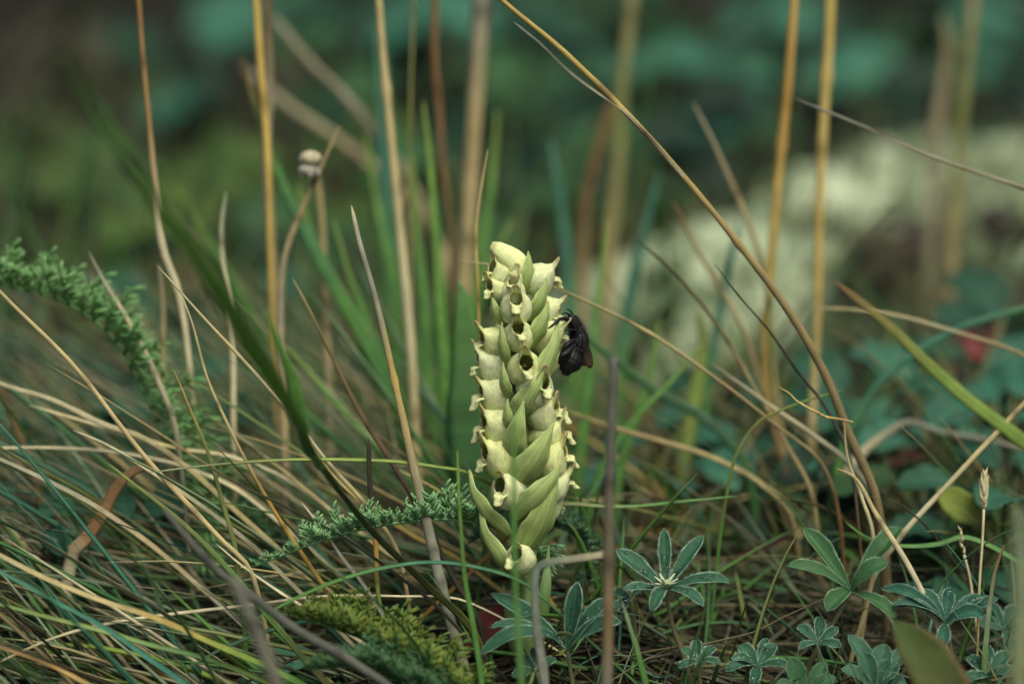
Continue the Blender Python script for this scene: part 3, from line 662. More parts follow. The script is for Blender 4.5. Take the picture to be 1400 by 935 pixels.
def hood_mesh(v):
    """plump closed pouch with a small mouth, its upper edge drawn out into an upturned brown-tipped beak"""
    r_ = np.random.default_rng(100 + v)
    A, Bn = 34, 37
    ph = np.linspace(-180, 180, Bn)
    grid = np.zeros((A, Bn, 3)); C = np.zeros((A, Bn, 3))
    bul = 0.40 + r_.uniform(-.02, .03); up = r_.uniform(0.9, 1.3); top = r_.uniform(0.82, 0.92); sway = r_.uniform(-.06, .06)
    for j, pdeg in enumerate(ph):
        a = math.radians(pdeg)
        smax = 0.665 + (top - 0.665) * math.exp(-(pdeg / 72) ** 4) - 0.05 * math.exp(-((abs(pdeg) - 180) / 50) ** 2)
        smax *= 1 + 0.008 * math.sin(pdeg * 0.21 + v) + 0.005 * math.sin(pdeg * 0.47 + 2 * v)
        for i in range(A):
            e = i / (A - 1)
            s = e * smax
            r = np.interp(s, [0, .05, .14, .26, .38, .48, .58, .68, .80, .92, 1.02, 1.12], [.09, .15, .27, bul * .97, bul, bul * .90, .25, .155, .145, .14, .135, .125])
            y = s if s < .6 else .6 + (s - .6) * .85
            bend = up * max(0, s - .52) ** 1.35 - 0.07 * math.sin(min(1, s / .6) * math.pi)
            cr = 0.006 * math.sin(9 * s + pdeg * .09 + v) + 0.003 * math.sin(23 * s + pdeg * .2)
            crease = 0.014 * math.exp(-((abs(pdeg) - 95) / 14) ** 2) * math.sin(min(1, s / .62) * math.pi)
            curl = max(0, (e - .86) / .14) * 0.05
            rr = r - crease + cr
            grid[i, j] = (rr * math.sin(a) * (1 + curl) + sway * max(0, s - .6), y - .3 * curl * r, rr * math.cos(a) * (1 + curl * .5) + bend)
            m = min(1, s / .40)
            c = LEAFG * 1.25 * (1 - m) + CREAM * m
            c = c * (0.95 + 0.05 * math.cos(a * 7)) * (1 - 0.10 * math.exp(-((abs(pdeg) - 95) / 18) ** 2))
            tb = min(1, max(0, (s - top + .10) / .09)) * (0.75 + 0.25 * math.sin(pdeg * .35 + v))
            rim = min(1, max(0, (e - .93) / .07)) * (0.35 + 0.35 * math.sin(pdeg * .13 + 2 * v))
            t = min(1, max(tb, max(0, rim)))
            c = c * (0.92 + 0.12 * r_.random() * (s > .3)) * np.array((1, 1, 0.9 + 0.03 * v))
            C[i, j] = c * (1 - t) + TIPB * t
    g = Geo(); shell(g, grid, C, 0.035)
    return g.mesh('hood', M_PETAL)


def lip_mesh(v):
    r_ = np.random.default_rng(300 + v)
    A, Bn = 22, 11
    drop = r_.uniform(0.12, 0.30)
    path = spline([(0, .40, -.19), (0, .52, -.20), (0, .62, -.21), (0, .68, -.26), (0, .71, -.28 - drop * .5), (0, .73, -.28 - drop)], A)
    T = nrm(np.gradient(path, axis=0))
    s = np.linspace(0, 1, A)
    w = np.interp(s, [0, .3, .5, .62, .8, .93, 1], [.16, .16, .145, .13, .12, .09, .03])
    v_ = np.linspace(-1, 1, Bn)
    nx = np.cross(np.array([1.0, 0, 0]), T)
    edge = 0.007 * np.sin(s * 40 + v)[:, None] * np.abs(v_) ** 2 * (s[:, None] > .6)
    grid = path[:, None] + np.array([1.0, 0, 0]) * (w[:, None] * v_ * (1 + .25 * edge))[..., None] + nx[:, None] * ((0.35 * w[:, None] * v_ ** 2) * np.tanh((.66 - s) * 9)[:, None] + edge)[..., None]
    br = np.clip((s[:, None] - .84) / .14, 0, 1) * np.clip(0.2 + np.abs(v_) * .9, 0, 1) * 0.8
    C = lerp(np.broadcast_to(np.array((0.72, 0.77, 0.36)), (A, Bn, 3)), TIPB, br)
    g = Geo(); shell(g, grid, C, 0.045)
    return g.mesh('lip', M_PETAL)


def column_mesh():
    g = Geo()
    p = spline([(0, .16, .0), (0, .34, .03), (0, .46, -.02)], 8)
    w = [.08, .085, .09, .10, .10, .09, .06, .02]
    tube(g, p, w, np.array(w) * .8, ramp([LEAFG, (0.45, 0.52, 0.22), (0.32, 0.24, 0.1)], 8), n=8, side=(1, 0, 0))
    return g.mesh('column', M_PETAL)


HOODS = [hood_mesh(i) for i in range(10)]
LIPS = [lip_mesh(i) for i in range(6)]
COLUMN = column_mesh()


def bud_mesh(v):
    g = Geo()
    n = 18; s = np.linspace(0, 1, n)
    r = np.interp(s, [0, .1, .3, .5, .7, .88, 1], [.10, .22, .31, .32, .27, .20, .11])
    p = np.stack([0 * s, s, 0.10 * np.sin(s * 3.1) + .12 * np.maximum(0, s - .7)], -1)
    c = np.stack([lerp(LEAFG, CREAM, min(1, q / .4)) for q in s])
    c[-2:] = lerp(CREAM, TIPB, 0.35)
    tube(g, p, r, r * .9, c, n=20, side=(1, 0, 0))
    V = g.v[0]; a = np.arange(20) / 20 * 2 * math.pi
    V += (0.014 * np.sin(np.tile(a, n) * 3 + v))[:, None] * nrm(V - np.repeat(p, 20, 0))
    return g.mesh('bud', M_PETAL)


obase = axis_at(905); obase[2] = ground_z(obase[0], obase[1]) - 0.2
orchid = empty('orchid', obase, 'pale cream-green hooded orchid spike packed with small brown-tipped flowers', 'orchid')
path = spline([axis_at(y) for y in (345, 420, 500, 600, 700, 770, 830, 905)] + [obase], 40)
g = Geo(); tube(g, path, np.interp(np.linspace(0, 1, 40), [0, .3, .75, 1], [.10, .2, .19, .21]), np.interp(np.linspace(0, 1, 40), [0, .3, .75, 1], [.10, .2, .19, .21]), ramp([LEAFG, LEAFG, (0.20, 0.30, 0.10), (0.12, 0.2, 0.06)], 40), n=12)
link('stem', g.mesh('orchid_stem', M_BRACT, obase), orchid)


def basis(fw, upd=(0, 0, 1)):
    y = nrm(fw); z = np.asarray(upd, float); z = nrm(z - y * np.dot(z, y)); x = np.cross(y, z)
    return Matrix(((x[0], y[0], z[0]), (x[1], y[1], z[1]), (x[2], y[2], z[2])))


nflower = 0
def flower(base_py, mouth, sc=1.0, closed=False, tilt=0.0, lat=1.0, start=None):
    global nflower
    if start is None and abs(mouth[0] - 712) > 28: base_py = mouth[1] + (base_py - mouth[1]) * .42
    b = axis_at(base_py) if start is None else P(*start); m = P(*mouth)
    fw = m - b
    b = b + nrm(fw) * 0.10
    L = np.linalg.norm(m - b) / (0.68 if not closed else 1.0)
    L = max(0.8, min(1.45, L)) if not closed else L
    i = nflower; nflower += 1
    fr = np.random.default_rng(40 + i)
    if not closed: L *= fr.uniform(.92, 1.08)
    rot = basis(fw + fr.normal(0, .07, 3), np.array([tilt + fr.normal(0, .16), -0.15, 1.0]))
    part = link('bud' if closed else 'flower', bud_mesh(i) if closed else HOODS[(i * 7 + i // 3) % 10], orchid, b - obase)
    mat = rot.to_4x4(); k = sc * lat * (fr.uniform(.93, 1.08) if not closed else 1)
    mat = Matrix.Translation(Vector((b - obase) * S)) @ mat @ Matrix.Diagonal((k, L, k, 1))
    part.matrix_local = mat
    if not closed:
        lp = link('lip', LIPS[(i * 5 + 1) % 6], part)
        q = fr.uniform(.72, 1.05); lp.scale = (q, 1, q); lp.rotation_euler = (fr.normal(0, .06), fr.normal(0, .12), fr.normal(0, .08))
        link('column', COLUMN, part)
    return part


flower(378, (673, 333, -0.30), .98, closed=True, start=(729, 388, -.1))
flower(400, (707, 376, -0.75), 0.70, closed=True)
for bp, mo, sc in [
    (402, (674, 368, -0.45), .72), (418, (667, 388, -0.5), .70), (424, (700, 378, -0.95), .66),
    (432, (708, 408, -1.20), .82), (470, (704, 446, -1.25), .86), (508, (722, 486, -1.2), .96),
    (405, (764, 376, -0.15), .84), (445, (772, 414, -0.1), .9), (478, (777, 450, -0.25), .95), (515, (772, 488, 0.35), .9),
    (552, (746, 522, -1.0), .95), (592, (766, 556, -0.5), 1.0), (625, (778, 590, -0.35), 1.0), (662, (780, 624, -0.3), 1.0), (695, (778, 660, -0.15), .95), (712, (768, 690, 0.35), .85),
    (488, (654, 456, -0.35), .95), (525, (648, 494, -0.4), 1.0), (560, (648, 530, -0.5), 1.02), (600, (650, 572, -0.5), 1.04), (643, (655, 614, -0.6), 1.04), (688, (668, 662, -0.85), 1.02),
    (768, (703, 757, -1.1), .85),
    # ranks on the far side
    (440, (720, 415, 1.1), .9), (480, (690, 455, 1.1), .95), (520, (722, 495, 1.1), .95), (560, (695, 535, 1.1), 1.0), (600, (735, 575, 1.1), 1.0), (640, (690, 615, 1.1), 1.0), (690, (730, 665, 1.1), 1.0)]:
    flower(bp, mo, sc * 1.0)

BR_IN = np.array((0.37, 0.49, 0.15)); BR_ED = np.array((0.56, 0.66, 0.28))


def bract(b, t, w, bow=0.13, cup=0.6):
    B0, T0 = P(*b), P(*t)
    ax = axis_at((b[1] + t[1]) / 2)
    mid = (B0 + T0) / 2
    out = nrm((mid - ax) * [1, 1, 0] + np.array([0, -0.45, 0]))
    L = np.linalg.norm(T0 - B0)
    path = [B0 - out * 0.08, B0 * .67 + T0 * .33 + out * bow * L, B0 * .33 + T0 * .67 + out * bow * 1.05 * L, T0]
    g = Geo()
    prof = lambda s: np.interp(s, [0, .12, .35, .6, .85, .96, 1], [.55, .85, 1.0, .74, .30, .10, .03])
    def cf(s, v):
        c = lerp(BR_IN * 0.9, BR_IN * 1.12, s)
        c = c * (0.92 + 0.12 * np.cos(v * 16))[..., None]
        c = lerp(c, BR_ED, np.clip((v - .82) / .18, 0, 1) * 0.9)
        return lerp(c, TIPB, np.clip((s - .95) / .05, 0, 1) * .6)
    leaf(g, path, w, -out if False else out, prof, cf, cup=-cup, thick=0.03, nu=26, nv=15, wave=0.10, seed=len(orchid.children))
    link('bract', g.mesh('bract', M_BRACT, obase), orchid)


for b, t, w in [
    ((718, 405, -.25), (722, 343, -.45), .20), ((724, 440, -.45), (747, 380, -.6), .22), ((722, 478, -.6), (750, 412, -.75), .25),
    ((722, 545, -.6), (764, 440, -.65), .28), ((702, 575, -.6), (744, 505, -.95), .30), ((697, 630, -.65), (716, 548, -1.05), .27),
    ((704, 668, -.65), (757, 578, -.95), .36), ((706, 712, -.6), (766, 636, -.95), .38), ((716, 760, -.3), (762, 640, -.8), .38),
    ((690, 735, -.2), (641, 642, -.4), .30), ((712, 800, -.1), (654, 690, -.3), .30), ((688, 448, -.35), (672, 404, -.5), .18),
    ((692, 500, -.65), (686, 440, -.9), .14), ((694, 545, -.7), (688, 495, -.95), .14), ((696, 590, -.7), (694, 545, -.95), .14),
    ((730, 520, .6), (735, 440, 1.2), .3), ((690, 600, .6), (680, 530, 1.2), .32), ((730, 690, .6), (740, 610, 1.2), .36)]:
    bract(b, t, w)
# sheathing leaves at the orchid's base
for pts, w in [([(728, 905, .2), (738, 850, -.2), (746, 800, -.3), (750, 745, .1)], .2), ([(712, 905, .3), (700, 850, .5), (688, 800, .7)], .2)]:
    g = Geo()
    leaf(g, [P(*p) for p in pts], w, (0, -1, 0.1), lambda s: np.interp(s, [0, .3, .7, 1], [.8, 1, .6, .04]), lambda s, v: lerp((0.10, 0.19, 0.05), (0.15, 0.25, 0.08), s), cup=-.5, thick=.03, nu=16, nv=9)
    link('sheath_leaf', g.mesh('sheath_leaf', M_BRACT, obase), orchid)

# ------------------------------------------------------------------ the bumblebee
def bee():
    k = pxcm(0)
    d0 = 0.15
    spine = [(779, 430, -.05), (782, 436, -.02), (786, 445, 0), (788, 450, .05), (790, 457, .1), (791, 466, .12), (788, 474, .15), (784, 482, .1), (780, 492, .05), (776, 502, 0), (774, 509, 0), (773, 513, 0)]
    rad = [3, 8, 9.5, 9, 13, 15.5, 14, 14.5, 17.5, 17, 12, 3]
    base = P(776, 512, d0)
    root = empty('bumblebee', base, 'black bumblebee clinging head-up to the orchid flowers', 'bee')
    n = 40
    path = spline([P(x, y, d0 + dd) for x, y, dd in spine], n)
    r = np.interp(np.linspace(0, 1, n), np.linspace(0, 1, 12), rad) * k
    r[25:38:3] *= 0.93
    g = Geo()
    tube(g, path, r, r * .95, ramp([(0.012, 0.012, 0.012), (0.010, 0.010, 0.011), (0.008, 0.008, 0.009)], n), n=18)
    V = g.v[0].copy()
    body = link('body', g.mesh('bee_body', M_BEE, base), root)
    g = Geo()
    for q in range(4200):
        i = int(rng.integers(1, n - 1)); j = int(rng.integers(0, 18))
        p = V[i * 18 + j] * .6 + V[min(n - 1, i + 1) * 18 + (j + 1) % 18] * .4
        o = nrm(p - path[i]); tl = nrm(np.gradient(path, axis=0)[i])
        L = (0.12 if i < 24 else 0.055) * (0.6 + rng.random() * .8)
        tip = p + (o * .8 + tl * .5 + rng.normal(0, .25, 3)) * L
        sd_ = nrm(np.cross(o, tl)) * 0.0055
        g.add([p - sd_, p + sd_, tip], [[0, 1, 2]], (0.015, 0.014, 0.013))
    tag(link('fur', g.mesh('bee_fur', M_BEE, base), body), None, None, None, 'stuff')
    def limb(name, pts, rr):
        g = Geo(); N = 14
        p = spline([P(x, y, d0 + dd) for x, y, dd in pts], N)
        w = np.interp(np.linspace(0, 1, N), np.linspace(0, 1, len(rr)), rr) * k
        tube(g, p, w, w * .8, np.tile((0.010, 0.010, 0.010), (N, 1)), n=7)
        link(name, g.mesh(name, M_BEE, base), root)
    limb('leg', [(784, 450, -.1), (776, 437, -.5), (766, 436, -.75), (758, 443, -.9), (750, 449, -1.0)], [3, 3.5, 4, 3, 3, 1.5])
    limb('leg', [(787, 452, -.1), (782, 451, -.4), (775, 451, -.5), (772, 453, -.55)], [2.5, 2, 1.6, 1.0])
    limb('leg', [(785, 464, -.2), (776, 470, -.5), (770, 478, -.5), (766, 488, -.4)], [3, 4, 3, 2])
    limb('leg', [(784, 470, -.25), (774, 482, -.55), (768, 486, -.6), (764, 497, -.5)], [3, 5, 4, 2])
    limb('leg', [(792, 462, .4), (784, 458, .8), (772, 462, .9), (764, 470, .8)], [3, 4, 3, 2])
    limb('leg', [(790, 470, .4), (782, 480, .8), (774, 490, .8), (768, 500, .6)], [3, 4, 3, 2])
    limb('antenna', [(781, 433, -.1), (774, 428, -.3), (768, 430, -.45)], [1.6, 1.4, 1.2])
    limb('antenna', [(784, 433, .1), (780, 425, .3), (775, 423, .5)], [1.6, 1.4, 1.2])
    def wing(pts, w, nmv, col):
        g = Geo()
        leaf(g, [P(x, y, d0 + dd) for x, y, dd in pts], w * k, nmv, lambda s: np.interp(s, [0, .2, .6, .9, 1], [.25, .6, 1, .8, .35]), lambda s, v: lerp(col[0], col[1], s * 1.2), cup=.1, thick=.012, nu=12, nv=7)
        link('wing', g.mesh('wing', M_WING, base), root)
    wing([(793, 458, -.1), (799, 472, .0), (804, 488, .05), (807, 503, .1)], 7, (0.55, -1, .2), [(0.010, 0.009, 0.008), (0.09, 0.06, 0.035)])
    wing([(793, 460, .45), (798, 474, .6), (800, 488, .7), (798, 500, .8)], 9, (0.2, -1, .2), [(0.02, 0.018, 0.015), (0.14, 0.1, 0.06)])


bee()

# ------------------------------------------------------------------ feathery yarrow leaves
def pinna_mesh(v, c1, c2, thin=1.0):
    r_ = np.random.default_rng(500 + v)
    g = Geo()
    ax = spline([(0, 0, 0), (0, .2, .05), (0, .42, .16)], 6)
    tube(g, ax, np.linspace(.022, .01, 6), np.linspace(.018, .008, 6), np.tile(c1, (6, 1)), n=4)
    for i in range(11 if thin == 1 else 15):
        s = 0.15 + 0.85 * i / (10 if thin == 1 else 14)
        p = ax[int(s * 5)]
        sg = -1 if i % 2 else 1
        L = 0.20 * (1.1 - 0.5 * s) * r_.uniform(.8, 1.25)
        for b in range(2):
            dirv = nrm(np.array([sg * r_.uniform(.5, 1.1), r_.uniform(.3, .9), r_.uniform(.2, 1.2)]))
            q = spline([p, p + dirv * L * .6, p + dirv * L + [0, 0, .03]], 4)
            tube(g, q, np.array([.018, .026, .022, .004]) * thin, np.array([.014, .02, .016, .004]) * thin, ramp([c1, c1, c2], 4), n=4)
    return g.mesh('pinna', M_YARROW)


def yarrow(label, pts, d, size, c1, c2, n, up=(0, -0.2, 1), root_ground=True, taper=(.35, 1, 1, .8)):
    dd = np.interp(np.linspace(0, 1, len(pts)), np.linspace(0, 1, len(np.atleast_1d(d))), np.atleast_1d(d).astype(float))
    W = [P(x, y, q) for (x, y), q in zip(pts, dd)]
    b = W[-1].copy(); b[2] = ground_z(b[0], b[1]) - .2
    if W[-1][2] > b[2] + .4: W.append(b)
    base = W[-1]
    root = empty('yarrow_leaf', base, label, 'leaf')
    N = 60
    path = spline(W, N)
    g = Geo(); tube(g, path, np.linspace(.03, .06, N), np.linspace(.03, .06, N), ramp([c1, c1, OLIVE], N), n=6)
    link('rachis', g.mesh('rachis', M_YARROW, base), root)
    ms = [pinna_mesh(v, c1, c2 if v < 3 else tuple(np.array(c2) * .5 + np.array(c1) * .5), 1.0 if size < 1.35 else .62) for v in range(5)]
    T = nrm(np.gradient(path, axis=0))
    lim = int(N * (len(pts) - 1) / (len(W) - 1)) if len(W) > len(pts) else N - 1
    for i in range(n):
        f = (i + .5) / n * lim
        i0 = int(f); p = path[i0] * (1 - f + i0) + path[min(N - 1, i0 + 1)] * (f - i0)
        t = -T[i0]; upd = nrm(np.array(up) - t * np.dot(up, t)); sd_ = np.cross(t, upd)
        for sg in (-1, 1):
            fw = nrm(sd_ * sg * .75 + upd * (.62 + rng.normal(0, .15)) + t * (.35 + rng.normal(0, .1)))
            o = link('pinna', ms[int(rng.integers(0, 5))], root)
            k = size * np.interp(i / n, np.linspace(0, 1, len(taper)), taper) * rng.choice([.55, .8, .95, 1.05, 1.2, 1.3])
            o.matrix_local = Matrix.Translation(Vector((p - base) * S)) @ basis(fw, upd + rng.normal(0, .2, 3)).to_4x4() @ Matrix.Scale(k, 4)


YG1, YG2 = (0.13, 0.30, 0.11), (0.32, 0.52, 0.25)
yarrow('blue-green feathery leaf lying level against the foot of the orchid', [(344, 775), (390, 757), (440, 738), (500, 722), (560, 713), (620, 710), (680, 722), (730, 760)], [-1.0, -.8, -.2, .6], 1.3, YG1, YG2, 44)
yarrow('long feathery leaf arching over from the dry turf, away from the orchid', [(-30, 388), (30, 396), (85, 412), (130, 440), (165, 478), (190, 525), (215, 580), (240, 640), (262, 700)], [3.2, 3.0, 3.2, 3.6], 2.1, (0.12, 0.28, 0.08), (0.28, 0.50, 0.20), 27, up=(.45, -.2, 1), taper=(.8, 1, 1.1, 1.1))
yarrow('yellowing feathery leaf with orange tips in front of the orchid', [(385, 838), (430, 850), (480, 866), (535, 888), (590, 918), (650, 980)], [-1.8, -2.4], 1.75, (0.11, 0.21, 0.04), (0.26, 0.28, 0.05), 42)
yarrow('green feathery leaf hidden beneath the yellowing feathery leaf', [(420, 915), (480, 912), (540, 928), (600, 960)], [-2.6, -3.0], 1.4, (0.05, 0.14, 0.05), (0.11, 0.22, 0.09), 36)
yarrow('dim feathery leaf low in the turf under the arching feathery leaf', [(225, 600), (250, 640), (280, 680), (320, 712), (360, 735)], 3.5, 1.3, (0.06, 0.16, 0.06), (0.10, 0.22, 0.10), 30)
yarrow('small feathery leaf hidden behind the orchid foot', [(640, 742), (680, 720), (720, 712), (770, 722), (800, 745)], 1.8, .9, (0.06, 0.14, 0.07), (0.10, 0.20, 0.11), 34)

# ------------------------------------------------------------------ silky palmate plants with water drops
DROPS = []
for v in range(3):
    g = Geo(); n, m = 9, 14
    u = np.linspace(-.35, math.pi / 2, n); a = np.arange(m) / m * 2 * math.pi
    V = np.stack([np.cos(u)[:, None] * np.cos(a) * (1 + .05 * v), np.cos(u)[:, None] * np.sin(a), (np.sin(u) * .8)[:, None] * np.ones_like(a)], -1)
    i = np.arange(n - 1)[:, None] * m; j = np.arange(m)[None]; kk = (j + 1) % m
    g.add(V.reshape(-1, 3), np.stack([i + j, i + kk, i + m + kk, i + m + j], -1).reshape(-1, 4), (1, 1, 1))
    b0 = 0; g.f.append(np.array([[0, q + 1, q] for q in range(1, m - 1)]))
    DROPS.append(g.mesh('water_drop', M_DROP))

LUP, LUPM = np.array((0.026, 0.088, 0.046)), np.array((0.32, 0.45, 0.34))


def palmate(label, centre, d, leaflets, stem, drops=0, col=LUP, edge=LUPM, hairs=True, bud=False, group=None):
    """leaflets: (tip px, tip py, tip dd, half-width px, bow)"""
    c = P(*centre, d)
    W = [c] + [P(x, y, d + .2) for x, y in stem]
    e = W[-1].copy(); e[2] = ground_z(e[0], e[1]) - .2
    if W[-1][2] > e[2] + .2: W.append(e)
    base = W[-1]
    root = empty('palmate_leaf_plant', base, label, 'plant', group)
    N = 18
    g = Geo(); tube(g, spline(W, N), np.linspace(.05, .07, N), np.linspace(.05, .07, N), ramp([(0.16, 0.2, 0.09), (0.13, 0.1, 0.05), BROWN], N), n=7)
    link('petiole', g.mesh('petiole', M_STRAW, base), root)
    for li, (tx, ty, td, hw, bow) in enumerate(leaflets):
        tip = P(tx, ty, d + td)
        L = np.linalg.norm(tip - c)
        dirv = nrm(tip - c)
        up = np.array([0, -.55, 1.0]); up = nrm(up - dirv * np.dot(up, dirv))
        mid1 = c * .67 + tip * .33 + up * bow * L; mid2 = c * .3 + tip * .7 + up * bow * L * 1.05
        g = Geo()
        prof = lambda s: np.interp(s, [0, .08, .3, .62, .82, .93, 1], [.14, .26, .62, 1.0, .88, .52, .05])
        def cf(s, v):
            cc = lerp(col * 0.95, col * 1.15, s)
            cc = lerp(cc, col * 1.5, np.clip(1 - v * 9, 0, 1) * .7)
            return lerp(cc, edge, np.clip((v - .915) / .07, 0, 1) * (0.85 if bud or len(leaflets) == 6 else 0.5) * (0.55 + 0.45 * np.sin(s * 23 + li * 2.3) * np.sin(s * 9 + li)))
        grid, nx = leaf(g, [c, mid1, mid2, tip], hw * pxcm(d) * rng.uniform(.76, 1.0), up + rng.normal(0, .12, 3), prof, cf, cup=.42 + .35 * rng.random(), thick=.022, nu=20, nv=15, wave=.05, seed=li * 3.1)
        if hairs:
            a, b, _ = grid.shape
            H = []
            for q in range(90):
                i = rng.uniform(1.5, a - 1.01); i0 = int(i); sgn = 0 if rng.random() < .5 else b - 1
                p = grid[i0, sgn] * (1 - i + i0) + grid[i0 + 1, sgn] * (i - i0)
                o = nrm(grid[i0, sgn] - grid[i0, b // 2])
                t = nrm(grid[i0 + 1, sgn] - grid[i0, sgn])
                tp = p + (o * .6 + t * .7 + rng.normal(0, .25, 3)) * rng.uniform(.03, .07)
                g.add([p - t * .004, p + t * .004, tp], [[0, 1, 2]], edge * 1.2)
        lf = link('leaflet', g.mesh('leaflet', M_LUPIN, base), root)
        nd = drops if np.isscalar(drops) else drops[li]
        for q in range(nd):
            i = int(rng.integers(4, 18)); j = int(rng.integers(3, 12))
            p = grid[i, j]; nn = nrm(np.cross(grid[min(19, i + 1), j] - grid[i, j], grid[i, j + 1] - grid[i, j]))
            if np.dot(nn, up) < 0: nn = -nn
            r = rng.choice([.026, .038, .055, .08, .11], p=[.34, .28, .2, .13, .05])
            o = link('water_drop', DROPS[q % 3], lf)
            q_ = Vector(nn).to_track_quat('Z', 'Y').to_matrix().to_4x4()
            o.matrix_local = Matrix.Translation(Vector((p + nn * (.011 + r * .25) - base) * S)) @ q_ @ Matrix.Scale(r, 4)
    if bud:
        for q in range(9):
            a = q / 9 * 6.28
            tip = c + np.array([math.cos(a) * .28, math.sin(a) * .28 - .1, .34 + .1 * math.sin(q * 2.3)])
            g = Geo()
            leaf(g, [c, c * .5 + tip * .5 + [0, 0, .03], tip], .055, nrm(np.array([-math.cos(a) * .5, -math.sin(a) * .5, 1])), lambda s: np.interp(s, [0, .5, 1], [.5, 1, .1]), lambda s, v: lerp((0.35, 0.45, 0.2), (0.55, 0.62, 0.42), s), cup=.9, thick=.02, nu=8, nv=7)
            link('young_leaflet', g.mesh('young_leaflet', M_LUPIN, base), root)
    return root


palmate('drop-covered palmate leaf with pale bud in its centre', (910, 808), -.4, [(842, 752, .3, 14, .04), (908, 722, .5, 12, -.05), (962, 732, .3, 12, .02), (998, 796, -.2, 11, .10), (962, 828, -.7, 10, .16), (890, 836, -.8, 10, .2), (852, 806, -.4, 10, .06)], [(918, 850), (935, 900), (948, 950)], drops=[9, 7, 7, 9, 7, 6, 10], bud=True)
palmate('palmate leaf with one upright drop-bearing leaflet at the orchid foot', (776, 888), -1.2, [(790, 795, -.2, 15, .02), (838, 818, -.2, 15, .04), (672, 812, .3, 17, .05), (668, 858, -.3, 14, .14), (655, 895, -.8, 13, .25), (850, 850, -.6, 14, .1)], [(782, 930), (790, 975)], drops=[8, 4, 3, 1, 1, 2])
palmate('large smooth palmate leaf with broad leaflets beneath the cream straw stem', (1163, 808), -.2, [(1098, 722, .5, 16, .02), (1075, 774, -.1, 15, .10), (1214, 768, -.3, 17, .12), (1232, 720, .9, 15, .04), (1130, 836, -.6, 15, .12), (1225, 845, -.6, 13, .08)], [(1140, 850), (1110, 900), (1095, 945)], drops=0, col=np.array((0.036, 0.10, 0.034)), edge=np.array((0.22, 0.32, 0.2)))
palmate('palmate leaf with white-edged folded leaflets under the slim seed head', (1292, 852), -.6, [(1297, 803, .3, 11, .0), (1345, 815, .2, 13, .06), (1345, 840, -.2, 12, .16), (1288, 885, -.7, 11, .05), (1205, 805, .2, 12, .16), (1220, 828, -.2, 11, .14), (1255, 805, .3, 10, .1), (1365, 818, .2, 9, .05)], [(1300, 890), (1305, 950)], drops=1, col=np.array((0.024, 0.09, 0.055)))
palmate('small wet palmate leaf close to the upturned oval leaflet', (1036, 912), -.5, [(1000, 900, -.3, 9, .1), (1060, 880, .2, 10, .02), (1048, 872, .4, 9, .0), (1010, 882, .2, 12, .05), (992, 918, -.5, 10, .15), (1080, 912, -.2, 9, .1), (1030, 936, -.6, 10, .1)], [(1038, 960)], drops=[3, 2, 2, 2, 3, 4, 2])
palmate('low palmate leaf with upturned oval leaflets beside a small wet one', (1100, 958), -1.6, [(1080, 898, .0, 15, .0), (1130, 905, .1, 13, .05), (1142, 925, -.1, 12, .1), (1060, 935, -.3, 12, .1)], [(1105, 1000)], drops=0, col=np.array((0.036, 0.10, 0.04)), edge=np.array((0.16, 0.25, 0.16)))
palmate('cluster of rounded grey-green leaflets before the olive leaf', (1195, 945), -1.0, [(1160, 868, .3, 17, .08), (1178, 890, .0, 17, .04), (1210, 880, .2, 16, .04), (1228, 905, 0, 16, .05), (1150, 915, -.3, 15, .1), (1240, 935, -.3, 15, .1), (1245, 880, .5, 13, .04)], [(1200, 990)], drops=0, col=np.array((0.036, 0.10, 0.055)), edge=np.array((0.2, 0.3, 0.22)))
palmate('half-hidden drop-covered leaf behind the upright grey twig', (862, 818), .2, [(838, 812, .1, 9, .1), (845, 840, -.2, 9, .15), (882, 800, .5, 8, .05), (825, 848, -.3, 10, .12)], [(868, 860), (875, 920)], drops=8)
palmate('dark palmate leaf tucked behind the slim seed head', (1372, 862), .8, [(1395, 830, .2, 13, .05), (1330, 850, .2, 12, .1), (1385, 895, -.4, 12, .1), (1350, 825, .4, 10, .05), (1420, 860, 0, 13, .08)], [(1375, 900), (1378, 950)], drops=1, col=np.array((0.026, 0.085, 0.045)))

palmate('small folded palmate leaf rising out of the thatch between two broader plants', (1118, 880), -.8, [(1090, 856, .2, 9, .05), (1120, 842, .3, 9, .0), (1146, 858, .1, 9, .05), (1150, 884, -.3, 8, .1), (1092, 888, -.3, 8, .1)], [(1122, 920), (1124, 960)], drops=2)
palmate('wet palmate leaf low behind the broad olive leaf', (1262, 900), -.2, [(1238, 868, .2, 10, .05), (1262, 852, .3, 9, .0), (1290, 872, .1, 10, .05), (1300, 900, -.3, 9, .1), (1235, 905, -.3, 9, .1)], [(1264, 930), (1266, 970)], drops=3)
palmate('pale-edged palmate leaf below the sage blade near the seed head', (1352, 925), -1.0, [(1322, 898, .2, 11, .05), (1348, 880, .3, 10, .0), (1380, 892, .1, 11, .05), (1392, 922, -.3, 10, .1), (1318, 930, -.3, 10, .1)], [(1354, 960), (1356, 1000)], drops=3, col=np.array((0.036, 0.10, 0.055)))
palmate('tiny palmate leaf beneath the drop-covered leaf with the pale bud', (955, 905), -.9, [(932, 886, .2, 8, .05), (952, 874, .3, 8, .0), (978, 884, .1, 8, .05), (985, 908, -.3, 7, .1), (928, 912, -.3, 7, .1)], [(957, 935), (958, 970)], drops=3)
palmate('dark young palmate leaf half under the leaf at the orchid foot', (735, 918), -1.5, [(705, 898, .2, 9, .05), (728, 885, .3, 8, .0), (760, 900, .1, 9, .05), (700, 925, -.3, 8, .1)], [(737, 945), (738, 980)], drops=1)

